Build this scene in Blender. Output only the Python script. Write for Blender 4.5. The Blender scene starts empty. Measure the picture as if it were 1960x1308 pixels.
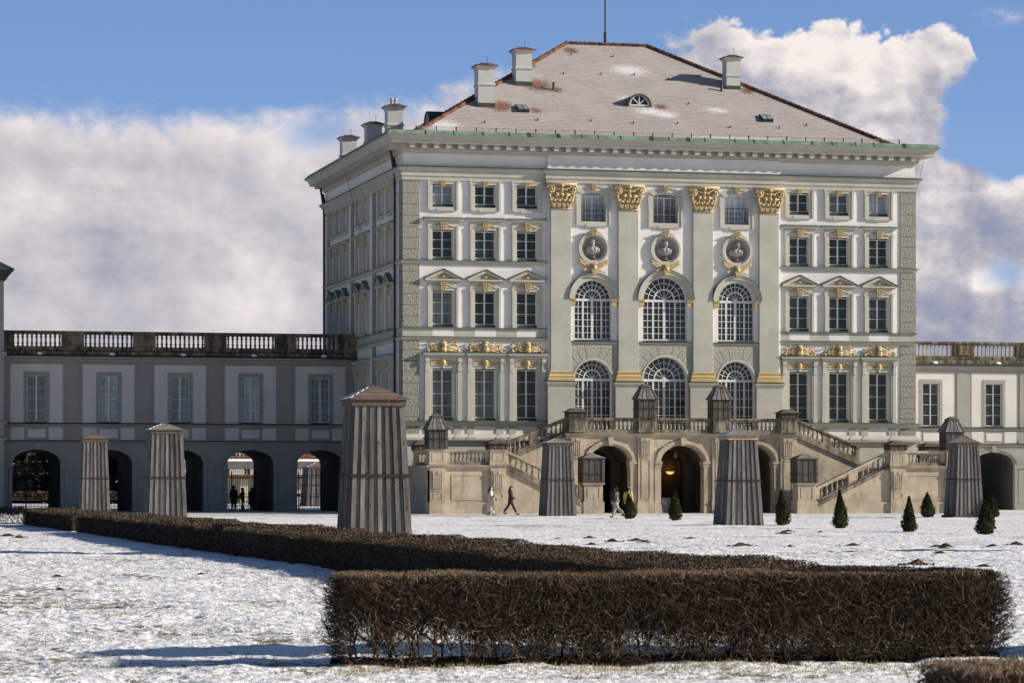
import bpy, bmesh, math, random
import numpy as np
from mathutils import Vector, Matrix, noise as mnoise

SC = bpy.context.scene
COL = SC.collection
R = math.radians
PI = math.pi
random.seed(7)

# ------------------------------------------------------------------ camera
YAW = R(13.85)
CAM = Vector((-39.889, -191.005, 1.70))
FW = Vector((math.sin(YAW), math.cos(YAW), 0))
RT = Vector((math.cos(YAW), -math.sin(YAW), 0))
cd = bpy.data.cameras.new("camera")
cam = bpy.data.objects.new("camera", cd)
COL.objects.link(cam)
cam.location = CAM
cam.rotation_euler = (R(90), 0, -YAW)
cd.sensor_width = 36
cd.lens = 5800 / 1960 * 36
cd.shift_y = (932 - 654) / 1960
cd.clip_start = 0.5
cd.clip_end = 6000
cd.dof.use_dof = True
cd.dof.focus_distance = 95
cd.dof.aperture_fstop = 9
SC.camera = cam

# ------------------------------------------------------------------ light
SUN_EL = R(21.5)
SUN_OFF = R(2.5)           # sun stands almost square to the line of sight, on the right
SUN_STRENGTH = 5.0
SKY_STRENGTH = 0.05
CLOUD_STRENGTH = 0.64
EXPOSURE = 0.55
sh = RT * math.cos(SUN_OFF) - FW * math.sin(SUN_OFF)
SUN_DIR = Vector((sh.x * math.cos(SUN_EL), sh.y * math.cos(SUN_EL), math.sin(SUN_EL)))
sl = bpy.data.lights.new("sun", 'SUN')
sl.energy = SUN_STRENGTH
sl.angle = R(0.53)
sl.color = (1.0, 0.90, 0.76)
so = bpy.data.objects.new("sun", sl)
COL.objects.link(so)
so.rotation_euler = SUN_DIR.to_track_quat('Z', 'Y').to_euler()
so.location = (60, -60, 60)
SC.view_settings.view_transform = 'Standard'
SC.view_settings.look = 'None'
SC.view_settings.exposure = EXPOSURE
SC.view_settings.gamma = 1.0
SC.cycles.max_bounces = 6
SC.cycles.diffuse_bounces = 3

class NB:
    """small helper round a node tree"""
    def __init__(s, nt): s.nt = nt
    def n(s, t, **kw):
        x = s.nt.nodes.new(t)
        for k, v in kw.items(): setattr(x, k, v)
        return x
    def set(s, sock, v):
        if isinstance(v, bpy.types.NodeSocket): s.nt.links.new(v, sock)
        else: sock.default_value = v
    def m(s, op, a, b=None, c=None, clamp=False):
        x = s.n('ShaderNodeMath', operation=op, use_clamp=clamp)
        for i, v in enumerate((a, b, c)):
            if v is not None: s.set(x.inputs[i], v)
        return x.outputs[0]
    def vm(s, op, a, b=None):
        x = s.n('ShaderNodeVectorMath', operation=op)
        s.set(x.inputs[0], a)
        if b is not None: s.set(x.inputs[1], b)
        return x.outputs['Value'] if op in ('DOT_PRODUCT', 'LENGTH', 'DISTANCE') else x.outputs[0]
    def noise(s, vec, scale, detail=4, rough=0.5, dist=0.0):
        x = s.n('ShaderNodeTexNoise')
        s.set(x.inputs['Vector'], vec); x.inputs['Scale'].default_value = scale
        x.inputs['Detail'].default_value = detail; x.inputs['Roughness'].default_value = rough
        x.inputs['Distortion'].default_value = dist
        return x.outputs['Fac']
    def ss(s, v, a, b, lo=0.0, hi=1.0):
        x = s.n('ShaderNodeMapRange', interpolation_type='SMOOTHSTEP')
        s.set(x.inputs[0], v); x.inputs[1].default_value = a; x.inputs[2].default_value = b
        x.inputs[3].default_value = lo; x.inputs[4].default_value = hi
        return x.outputs[0]
    def mix(s, f, a, b):
        x = s.n('ShaderNodeMix', data_type='RGBA')
        s.set(x.inputs[0], f); s.set(x.inputs[6], a); s.set(x.inputs[7], b)
        return x.outputs[2]
    def ramp(s, f, stops):
        x = s.n('ShaderNodeValToRGB')
        e = x.color_ramp.elements
        while len(e) < len(stops): e.new(0.5)
        for i, (p, c) in enumerate(stops):
            e[i].position = p; e[i].color = c4(c)
        s.set(x.inputs[0], f)
        return x.outputs[0]
    def scale(s, vec, sx, sy, sz):
        return s.vm('MULTIPLY', vec, (sx, sy, sz))

def c4(c): return (c[0], c[1], c[2], 1.0)

# ------------------------------------------------------------------ sky
W = bpy.data.worlds.new("World")
SC.world = W
W.use_nodes = True
W.node_tree.nodes.clear()
k = NB(W.node_tree)
tc = k.n('ShaderNodeTexCoord')
dirv = tc.outputs['Generated']
sky = k.n('ShaderNodeTexSky', sky_type='NISHITA')
sky.sun_disc = False
sky.sun_elevation = SUN_EL
sky.sun_rotation = math.atan2(SUN_DIR.x, SUN_DIR.y)
sky.air_density = 1.0
sky.dust_density = 0.6
sky.ozone_density = 2.0
bg_sky = k.n('ShaderNodeBackground')
tint = k.n('ShaderNodeMix', data_type='RGBA', blend_type='MULTIPLY'); tint.inputs[0].default_value = 1.0
k.set(tint.inputs[6], sky.outputs[0]); tint.inputs[7].default_value = (.80, .86, 1.0, 1)
k.set(bg_sky.inputs[0], tint.outputs[2]); bg_sky.inputs[1].default_value = SKY_STRENGTH
az = k.m('ARCTAN2', k.vm('DOT_PRODUCT', dirv, tuple(RT)), k.vm('DOT_PRODUCT', dirv, tuple(FW)))
el = k.m('ARCSINE', k.n('ShaderNodeSeparateXYZ').outputs[2])
sep = [x for x in W.node_tree.nodes if x.type == 'SEPXYZ'][0]
k.set(sep.inputs[0], dirv)
U = k.m('MULTIPLY_ADD', az, 5.8, 0.98)          # thousandths of a turn across the bank of cloud
V = k.m('MULTIPLY_ADD', el, -5.8, 0.932)
cmb = k.n('ShaderNodeCombineXYZ'); k.set(cmb.inputs[0], U); k.set(cmb.inputs[1], V)
P = cmb.outputs[0]
Ps = k.scale(P, 1.0, 1.25, 1.0)
n1 = k.noise(Ps, 4.4, 12, 0.56, 0.15)
n2 = k.noise(k.vm('ADD', Ps, (0.04, -0.035, 0)), 4.4, 12, 0.56, 0.15)
n3 = k.noise(k.vm('ADD', Ps, (7.3, 2.1, 0)), 11.0, 8, 0.6)
def billow(off, sc):
    t_ = None
    for i, (s_, w_) in enumerate(((1.0, .5), (2.1, .28), (4.4, .15), (9.0, .08))):
        q_ = k.m('MULTIPLY', k.m('ABSOLUTE', k.m('MULTIPLY_ADD', k.noise(k.vm('ADD', Ps, off), sc * s_, 1, .5), 2.0, -1.0)), w_ * 2.2)
        t_ = q_ if t_ is None else k.m('ADD', t_, q_)
    return t_
bl3 = billow((1.7, 9.4, 0), 4.2)
bl1 = billow((3.1, 5.2, 0), 9.0); bl2 = billow((3.1 + .016, 5.2 - .018, 0), 9.0)
fc = k.n('ShaderNodeFloatCurve')
cv = fc.mapping.curves[0]
pts = [(-3.0, .93), (-2.2, .90), (-1.2, .35), (-.4, .20), (0, .205), (.2, .212), (.4, .222), (.55, .21), (.7, .19), (.8, .195), (.87, .165), (.95, .145), (1.05, .13), (1.14, .105), (1.2, .10), (1.27, .105),
       (1.32, .055), (1.38, .03), (1.44, .055), (1.53, .06), (1.56, .05), (1.63, .075), (1.7, .07), (1.78, .065), (1.82, .08), (1.85, .085), (1.868, .10), (1.88, .16), (1.89, .30), (1.91, .345), (1.96, .325), (2.2, .30), (2.8, .38), (3.5, .90), (4.0, .93)]
for i, (a, b) in enumerate(pts):
    q = ((a + 3.0) / 7.0, b)
    if i < 2: cv.points[i].location = q
    else: cv.points.new(*q)
for p_ in cv.points: p_.handle_type = 'VECTOR'
fc.mapping.update()
nz = k.m('SUBTRACT', n1, 0.5)
nf = k.m('SUBTRACT', n3, 0.5)
Ud = k.m('ADD', U, k.m('ADD', k.m('MULTIPLY', nf, 0.07), k.m('MULTIPLY', nz, 0.10)))
k.set(fc.inputs['Value'], k.m('DIVIDE', k.m('ADD', Ud, 3.0), 7.0))
f = k.m('ADD', k.m('SUBTRACT', V, fc.outputs[0]), k.m('ADD', k.m('MULTIPLY', nz, 0.08), k.m('ADD', k.m('MULTIPLY', nf, 0.03), k.m('MULTIPLY', k.m('SUBTRACT', bl1, .42), .055))))
soft = k.ss(U, 1.15, 1.4, 0.06, 0.014)        # the bank on the left is hazier than the cumulus on the right
mask = k.ss(k.m('DIVIDE', f, soft), -0.3, 1.0)
def blob(x, y, rx, ry=None):
    d = k.vm('LENGTH', k.scale(k.vm('SUBTRACT', P, (x, y, 0)), 1 / rx, 1 / (ry or rx), 0))
    return d
def hole(mask, x, y, rx, ry, soft, depth=1.0, amp=0.6):
    d = k.m('ADD', blob(x, y, rx, ry), k.m('ADD', k.m('MULTIPLY', nz, -amp), k.m('MULTIPLY', nf, -amp * 0.6)))
    h = k.ss(d, 1.0 - soft, 1.0 + soft, 1.0 - depth, 1.0)
    return k.m('MULTIPLY', mask, h)
mask = hole(mask, 1.925, .235, .135, .115, .12, 1.0, 1.1)
mask = hole(mask, .605, .262, .055, .03, .9, .75)
mask = hole(mask, 1.915, .528, .03, .02, .9, .7, 1.6)
wisp = k.m('MULTIPLY', k.ss(blob(1.92, .05, .06, .02), 1.3, .1), k.ss(n3, .42, .65, 0, .45))
mask = k.m('MAXIMUM', mask, wisp)
sh_ = k.m('MULTIPLY_ADD', k.m('SUBTRACT', n1, n2), k.ss(U, .9, 1.4, .9, 1.7), k.ss(U, .9, 1.4, .62, .48))
sh_ = k.m('ADD', sh_, k.m('MULTIPLY', k.m('SUBTRACT', bl1, bl2), k.ss(U, .9, 1.35, .10, .42)))
sh_ = k.m('ADD', sh_, k.m('MULTIPLY', k.m('SUBTRACT', bl3, .45), k.ss(U, .9, 1.35, .16, .38)))
rim = k.m('MULTIPLY', k.ss(f, .10, .0), k.ss(U, 1.2, 1.5, .10, .34))
sh_ = k.m('ADD', sh_, rim)
for x, y, rx, ry, a in [(1.62, .12, .24, .09, .34), (1.84, .115, .10, .07, .25), (1.70, .24, .12, .10, .22), (1.79, .42, .07, .12, .22), (1.88, .545, .045, .03, .55), (.50, .57, .12, .08, .22),
                        (.56, .27, .16, .06, .20), (.06, .40, .12, .07, .16), (.25, .25, .30, .06, .16), (1.93, .36, .09, .03, .22), (1.80, .33, .05, .08, .15),
                        (.20, .52, .26, .12, -.14), (.10, .30, .2, .06, -.05), (1.34, .19, .12, .10, -.10), (1.86, .64, .16, .10, -.16), (1.92, .44, .09, .06, -.16), (.72, .25, .14, .05, -.06)]:
    sh_ = k.m('ADD', sh_, k.ss(blob(x, y, rx, ry), 1.25, .15, 0, a))
ccol = k.ramp(k.m('ADD', sh_, k.m('MULTIPLY', nf, .18)), [(0.0, (.31, .34, .48)), (.35, (.45, .45, .53)), (.62, (.665, .63, .665)), (1.0, (1.0, .92, .88))])
# pale haze band added to brighten only the low palace side, the rest left dimmer
front = k.ss(k.m('ABSOLUTE', az), 1.1, .35)
low = k.ss(el, .42, .12)
hz = k.n('ShaderNodeBackground')
k.set(hz.inputs[0], k.mix(k.ss(el, .03, .17), c4((.29, .45, .72)), c4((.175, .31, .60)))); hz.inputs[1].default_value = .72
msh = k.n('ShaderNodeMixShader')
k.set(msh.inputs[0], k.m('MULTIPLY', front, low))
W.node_tree.links.new(bg_sky.outputs[0], msh.inputs[1]); W.node_tree.links.new(hz.outputs[0], msh.inputs[2])
bg_c = k.n('ShaderNodeBackground')
k.set(bg_c.inputs[0], ccol); bg_c.inputs[1].default_value = CLOUD_STRENGTH
ms = k.n('ShaderNodeMixShader')
k.set(ms.inputs[0], mask)
W.node_tree.links.new(msh.outputs[0], ms.inputs[1]); W.node_tree.links.new(bg_c.outputs[0], ms.inputs[2])
wo = k.n('ShaderNodeOutputWorld'); W.node_tree.links.new(ms.outputs[0], wo.inputs[0])

# ------------------------------------------------------------------ materials
def new_mat(name, rough=0.8, spec=0.3):
    m = bpy.data.materials.new(name); m.use_nodes = True
    nt = m.node_tree; b = nt.nodes['Principled BSDF']
    b.inputs['Roughness'].default_value = rough
    b.inputs['Specular IOR Level'].default_value = spec
    k = NB(nt)
    g = k.n('ShaderNodeNewGeometry')
    return m, k, b, g.outputs['Position'], g
def bump(k, b, h, dist, strength=1.0, prev=None):
    x = k.n('ShaderNodeBump'); x.inputs['Distance'].default_value = dist; x.inputs['Strength'].default_value = strength
    k.set(x.inputs['Height'], h)
    if prev is not None: k.set(x.inputs['Normal'], prev)
    k.nt.links.new(x.outputs[0], b.inputs['Normal'])
    return x.outputs[0]
def mul(c, f): return tuple(v * f for v in c)

def plaster(name, col, var=.10, stain=(.30, .29, .26), amount=.35, bd=.012, bs=7.0, rough=.9):
    m, k, b, p, g = new_mat(name, rough, .15)
    a = k.noise(p, .55, 5, .6)
    base = k.mix(k.ss(a, .35, .68), c4(mul(col, 1 - var)), c4(mul(col, 1 + var * .5)))
    streak = k.noise(k.scale(p, 2.2, 2.2, .28), 1.0, 6, .65)
    blotch = k.noise(p, 1.3, 6, .7)
    f = k.m('MULTIPLY', k.ss(streak, .54, .80), k.ss(blotch, .45, .72))
    base = k.mix(k.m('MULTIPLY', f, amount), base, c4(stain))
    k.set(b.inputs['Base Color'], base)
    n = bump(k, b, k.noise(p, bs, 5, .6), bd, .7)
    bump(k, b, k.noise(p, 1.2, 3, .5), bd * 2.0, .6, n)
    return m
def rough_stucco(name, col, joint=0.72, off=0.0, bd=.042):
    m, k, b, p, g = new_mat(name, .95, .1)
    v = k.n('ShaderNodeTexVoronoi'); v.inputs['Scale'].default_value = 9.0; k.set(v.inputs['Vector'], k.vm('ADD', p, k.scale(k.n('ShaderNodeTexNoise').outputs['Color'], .1, .1, .1)))
    nn = k.noise(p, 14, 4, .7)
    h = k.m('ADD', k.m('MULTIPLY', v.outputs['Distance'], .8), nn)
    sp = k.n('ShaderNodeSeparateXYZ'); k.set(sp.inputs[0], p)
    zz = k.m('FRACT', k.m('DIVIDE', k.m('ADD', sp.outputs[2], off), joint)) if joint else None
    base = k.mix(k.ss(nn, .3, .7), c4(mul(col, .82)), c4(mul(col, 1.1)))
    if joint:
        j = k.ss(k.m('ABSOLUTE', k.m('SUBTRACT', zz, .5)), .455, .485)
        base = k.mix(k.m('MULTIPLY', j, .5), base, c4(mul(col, .6)))
        h = k.m('MULTIPLY', h, k.m('SUBTRACT', 1.0, j))
    k.set(b.inputs['Base Color'], base)
    bump(k, b, h, bd, 1.0)
    return m
def stone(name, col, dark=(.035, .032, .028), amount=.6, lo=.50, hi=.66, bd=.02, zbias=None):
    m, k, b, p, g = new_mat(name, .9, .2)
    a = k.noise(p, .9, 6, .6)
    base = k.mix(k.ss(a, .3, .7), c4(mul(col, .78)), c4(mul(col, 1.12)))
    warm = k.noise(p, 3.1, 5, .65)
    base = k.mix(k.ss(warm, .52, .75, 0, .5), base, c4((col[0] * .92, col[1] * .78, col[2] * .60)))
    st = k.noise(k.scale(p, 2.6, 2.6, .5), 1.0, 8, .7)
    base = k.mix(k.ss(st, lo, hi, 0, amount), base, c4(dark))
    k.set(b.inputs['Base Color'], base)
    n = bump(k, b, k.noise(p, 16, 5, .65), bd, .7)
    bump(k, b, a, bd * 2, .5, n)
    return m
def plain(name, col, rough=.6, spec=.4, var=.15, scale=6.0, metallic=0.0, bd=0.0):
    m, k, b, p, g = new_mat(name, rough, spec)
    n = k.noise(p, scale, 4, .6)
    k.set(b.inputs['Base Color'], k.mix(k.ss(n, .3, .7), c4(mul(col, 1 - var)), c4(mul(col, 1 + var))))
    b.inputs['Metallic'].default_value = metallic
    if bd: bump(k, b, n, bd, .8)
    return m
def copper(name):
    m, k, b, p, g = new_mat(name, .7, .3)
    n = k.noise(p, 1.6, 6, .65)
    base = k.ramp(n, [(.25, (.03, .045, .037)), (.42, (.07, .11, .085)), (.6, (.12, .185, .14)), (.8, (.06, .095, .075))])
    k.set(b.inputs['Base Color'], base)
    return m
def wood(name, col, dark, knots=.5):
    m, k, b, p, g = new_mat(name, .85, .15)
    rnd = g.outputs['Random Per Island']
    off = k.n('ShaderNodeCombineXYZ'); k.set(off.inputs[2], k.m('MULTIPLY', rnd, 37.0)); k.set(off.inputs[0], k.m('MULTIPLY', rnd, 11.0))
    q = k.vm('ADD', p, off.outputs[0])
    grain = k.noise(k.scale(q, 20, 20, .9), 1.0, 6, .65, .4)
    blot = k.noise(k.scale(q, 3.0, 3.0, .55), 1.0, 6, .6)
    base = k.mix(k.ss(grain, .3, .7), c4(mul(col, .6)), c4(mul(col, 1.25)))
    tint = k.mix(rnd, c4((.60, .57, .55)), c4((1.2, 1.19, 1.18)))
    mm = k.n('ShaderNodeMix', data_type='RGBA', blend_type='MULTIPLY'); mm.inputs[0].default_value = 1.0
    k.set(mm.inputs[6], base); k.set(mm.inputs[7], tint)
    base = k.mix(k.ss(blot, .5, .72, 0, knots), mm.outputs[2], c4(dark))
    kn = k.n('ShaderNodeTexVoronoi'); kn.inputs['Scale'].default_value = 1.0; k.set(kn.inputs['Vector'], k.scale(q, 6, 6, 2.2))
    base = k.mix(k.ss(kn.outputs['Distance'], .16, .07, 0, .8), base, c4(mul(dark, .6)))
    k.set(b.inputs['Base Color'], base)
    bump(k, b, grain, .006, .8)
    return m
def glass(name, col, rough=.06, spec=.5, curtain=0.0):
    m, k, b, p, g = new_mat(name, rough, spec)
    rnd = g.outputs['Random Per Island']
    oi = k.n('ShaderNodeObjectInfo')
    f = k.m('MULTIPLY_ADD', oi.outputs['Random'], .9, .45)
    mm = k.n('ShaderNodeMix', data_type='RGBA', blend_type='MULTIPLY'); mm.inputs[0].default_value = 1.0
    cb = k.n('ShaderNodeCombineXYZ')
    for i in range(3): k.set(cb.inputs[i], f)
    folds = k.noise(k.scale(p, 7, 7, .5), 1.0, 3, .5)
    room = k.noise(k.scale(p, .9, .9, 1.1), 1.0, 3, .6)  # grey-blue patches painted in for reflections and for curtains behind the panes
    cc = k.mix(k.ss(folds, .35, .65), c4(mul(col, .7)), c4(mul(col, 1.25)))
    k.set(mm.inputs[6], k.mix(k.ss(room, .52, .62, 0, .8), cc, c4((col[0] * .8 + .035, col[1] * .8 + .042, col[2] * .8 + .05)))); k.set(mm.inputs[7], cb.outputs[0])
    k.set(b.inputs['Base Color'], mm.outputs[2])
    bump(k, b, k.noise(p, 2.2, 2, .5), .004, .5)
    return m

M = {}
M['white'] = plaster('white_plaster', (.72, .70, .69), .07, (.37, .35, .30), .6)
M['grey'] = plaster('grey_green_plaster', (.435, .435, .385), .10, (.22, .22, .175), .65)
M['trim'] = plaster('pale_trim_plaster', (.47, .465, .41), .07, (.28, .29, .24), .45)
M['cornice'] = plaster('cornice_plaster', (.47, .455, .40), .08, (.58, .56, .58), .35)
M['wing_white'] = plaster('wing_white_plaster', (.56, .545, .53), .05, (.45, .43, .40), .4)
M['wing_grey'] = plaster('wing_grey_plaster', (.29, .29, .27), .07, (.22, .22, .21), .5)
M['passage_right'] = plaster('shade_darkened_plaster_right', (.09, .088, .08), .12)  # right wing passage, also darkened in colour to look deep in shade
M['passage'] = plaster('shade_darkened_plaster', (.085, .085, .08), .2)  # left wing passages, their deep shade put into the plaster colour
M['quoin'] = rough_stucco('rough_stucco', (.29, .285, .25), .72, .26)
M['rough'] = rough_stucco('rough_stucco_plain', (.375, .37, .32), 0, 0, .022)
M['gold'] = plain('ochre_gilding', (.46, .355, .195), .55, .3, .28, 9.0, .0, .012)
M['ochre'] = plaster('ochre_plaster', (.50, .385, .20), .10, (.40, .28, .13), .4)
M['copper'] = copper('green_copper')
M['verdigris'] = plain('verdigris_gutter', (.14, .215, .165), .7, .3, .3, 1.5)
M['dark_sill'] = plain('dark_metal_sill', (.035, .05, .042), .6, .4, .3)
M['sash'] = plain('white_window_paint', (.62, .63, .64), .5, .4, .06)
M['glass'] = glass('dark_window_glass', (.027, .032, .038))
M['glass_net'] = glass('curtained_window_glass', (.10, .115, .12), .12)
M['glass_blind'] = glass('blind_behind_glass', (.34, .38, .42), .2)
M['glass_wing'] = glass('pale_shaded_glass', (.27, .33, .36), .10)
M['iron'] = plain('black_iron', (.018, .018, .02), .55, .4, .2)
M['rust'] = plain('rusty_iron', (.045, .028, .022), .75, .2, .3)
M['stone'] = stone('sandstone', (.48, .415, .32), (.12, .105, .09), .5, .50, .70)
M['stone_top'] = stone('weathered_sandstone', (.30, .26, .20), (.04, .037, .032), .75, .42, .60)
M['stone_in'] = stone('shadowed_passage_stone', (.13, .108, .085), (.08, .065, .05), .5)  # sandstone darkened in colour for the shade inside the hall
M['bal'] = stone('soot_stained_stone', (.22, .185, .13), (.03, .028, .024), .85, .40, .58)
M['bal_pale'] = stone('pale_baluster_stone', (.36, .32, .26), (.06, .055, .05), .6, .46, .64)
M['wood'] = wood('silvered_boards', (.195, .189, .189), (.035, .028, .025), .6)
M['wood_brown'] = wood('brown_roof_boards', (.15, .12, .10), (.04, .03, .024), .5)
M['wood_dark'] = wood('dark_boards', (.105, .095, .09), (.025, .02, .018), .5)
M['wood_pale'] = wood('fresh_pale_boards', (.46, .32, .18), (.2, .13, .08), .2)
M['chim'] = plaster('chimney_plaster', (.50, .51, .50), .05, (.38, .38, .36), .3)
M['tile'] = plain('terracotta_tile', (.13, .062, .038), .85, .15, .7, 3.0)
M['bust'] = stone('marble', (.34, .335, .35), (.16, .15, .15), .5)
M['bust_base'] = stone('red_marble', (.20, .14, .13), (.06, .05, .05), .5)
M['niche'] = plaster('niche_plaster', (.42, .40, .37), .05)
M['snowcap'] = plain('settled_snow', (.82, .83, .86), .7, .2, .05, 12.0, 0, .02)
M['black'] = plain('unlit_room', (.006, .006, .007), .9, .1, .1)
M['dirt'] = plain('molehill_earth', (.075, .055, .042), .95, .1, .4, 22.0, 0, .05)
M['yew'] = plain('yew_needles', (.045, .058, .022), .8, .2, .55, 14.0)
M['bark'] = plain('grey_bark', (.09, .075, .06), .9, .1, .4, 8.0, 0, .03)

def roof_mat():
    m, k, b, p, g = new_mat('frosted_roof_tiles', .8, .2)
    sp = k.n('ShaderNodeSeparateXYZ'); k.set(sp.inputs[0], p)
    cmb = k.n('ShaderNodeCombineXYZ')
    k.set(cmb.inputs[0], k.m('ADD', sp.outputs[0], sp.outputs[1])); k.set(cmb.inputs[1], sp.outputs[2])
    br = k.n('ShaderNodeTexBrick'); k.set(br.inputs['Vector'], cmb.outputs[0])
    br.inputs['Scale'].default_value = 1.0; br.inputs['Brick Width'].default_value = .19; br.inputs['Row Height'].default_value = .115
    br.inputs['Mortar Size'].default_value = .026; br.inputs['Mortar Smooth'].default_value = .5; br.inputs['Bias'].default_value = -.3
    br.inputs['Color1'].default_value = (.45, .42, .415, 1); br.inputs['Color2'].default_value = (.55, .52, .515, 1); br.inputs['Mortar'].default_value = (.235, .19, .175, 1)
    base = br.outputs['Color']
    n = k.noise(p, 10, 6, .8)
    big = k.noise(p, .45, 4, .6)
    base = k.mix(k.ss(big, .4, .65, 0, .35), base, c4((.46, .43, .42)))
    wet = k.m('MULTIPLY', k.ss(n, .68, .74), k.ss(big, .44, .6, .15, .75))
    base = k.mix(wet, base, c4((.10, .055, .04)))
    def near(x, y, z, r, rz=None):
        d = k.vm('LENGTH', k.scale(k.vm('SUBTRACT', p, (x, y, z)), 1 / r, 1 / r, 1 / (rz or r)))
        return k.m('ADD', d, k.m('MULTIPLY', k.m('SUBTRACT', n, .5), 5.0))
    for x, y, z, r in [(7.6, 4.9, 27.0, 1.05), (10.9, 7.9, 28.9, 1.15), (12.1, 7.4, 28.5, .5), (25.9, 8.1, 29.0, .6), (9.9, 4.5, 26.6, .5), (18.9, 5.5, 27.3, .5), (11.0, 10.6, 30.6, .5), (14.6, 13.0, 32.1, .6)]:
        base = k.mix(k.ss(near(x, y, z, r), 1.0, .6, 0, .9), base, c4((.15, .062, .034)))
    for x, y, z, r, rz in [(18.1, 10.4, 30.5, 1.5, .6), (17.9, 4.8, 26.95, 1.0, .35), (18.9, 4.45, 26.7, .9, .4), (17.0, 6.5, 27.95, .9, .35), (3.2, 2.2, 25.2, 1.2, .7), (22.8, 5.4, 27.2, .8, .3), (23.0, 1.6, 24.8, 4.5, .28), (21.0, 1.4, 24.6, 1.6, .35)]:
        base = k.mix(k.ss(near(x, y, z, r, rz), 1.2, .2, 0, .8), base, c4((.78, .78, .80)))
    k.set(b.inputs['Base Color'], base)
    bump(k, b, k.m('ADD', br.outputs['Fac'], k.m('MULTIPLY', n, -.3)), -.02, .6)
    return m
M['roof'] = roof_mat()

def snow_mat():
    m, k, b, p, g = new_mat('patchy_snow', .62, .25)
    b.inputs['Subsurface Weight'].default_value = 0.0
    at = k.n('ShaderNodeAttribute'); at.attribute_name = 'lump'
    lump = at.outputs['Fac']
    fine = k.noise(k.scale(p, 9, 9, 9), 1.0, 6, .7)
    patch = k.noise(k.scale(p, .32, .22, .3), 1.0, 4, .6)
    mid = k.noise(k.scale(p, 2.1, 2.1, 2), 1.0, 4, .6)
    gr = k.m('ADD', k.m('ADD', k.m('MULTIPLY', fine, .95), k.m('MULTIPLY', patch, .55)), k.m('MULTIPLY', mid, .5))
    gr = k.m('ADD', gr, k.m('MULTIPLY', lump, -.16))
    at2 = k.n('ShaderNodeAttribute'); at2.attribute_name = 'bare'
    gr = k.m('ADD', gr, at2.outputs['Fac'])
    fac = k.ss(gr, 1.055, 1.15)
    snow = k.mix(k.ss(mid, .3, .7), c4((.80, .81, .85)), c4((.89, .89, .91)))
    at3 = k.n('ShaderNodeAttribute'); at3.attribute_name = 'trod'
    tr = k.m('MULTIPLY', at3.outputs['Fac'], k.ss(mid, .25, .75, .35, .9))
    snow = k.mix(tr, snow, c4((.60, .575, .56)))
    gcol = k.mix(k.ss(k.noise(p, 14, 3, .6), .35, .65), c4((.085, .07, .03)), c4((.25, .21, .085)))
    k.set(b.inputs['Base Color'], k.mix(k.m('MULTIPLY', fac, .92), snow, gcol))
    n = bump(k, b, k.noise(p, 18, 4, .6), .03, .7)
    bump(k, b, k.noise(p, 5.0, 4, .6), .12, .7, n)
    return m
M['snow'] = snow_mat()

def twig_mat(name, a, b_):
    m, k, b, p, g = new_mat(name, .85, .15)
    rnd = g.outputs['Random Per Island']
    k.set(b.inputs['Base Color'], k.mix(rnd, c4(a), c4(b_)))
    return m
M['twig'] = twig_mat('dry_twigs', (.022, .015, .011), (.125, .09, .06))  # fine twigs coloured dark for the unlit inside of the hedge
M['twig_top'] = twig_mat('clipped_twig_tips', (.075, .052, .038), (.27, .19, .135))  # tips coloured lighter for the sunlit hedge top and its leaf buds
M['twig_lit'] = twig_mat('sunlit_toned_twigs', (.11, .08, .053), (.34, .255, .17))  # sunlight painted as a paler twig colour, front face only
M['twig_far'] = twig_mat('dry_hedge_leaves', (.036, .027, .019), (.145, .108, .077))
M['hedge_core'] = plain('inner_twigs', (.05, .036, .027), .95, .05, .5, 9.0)
M['needle'] = twig_mat('yew_sprays', (.018, .021, .009), (.055, .058, .024))
M['blade'] = twig_mat('winter_grass', (.09, .085, .03), (.26, .23, .09))

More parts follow.
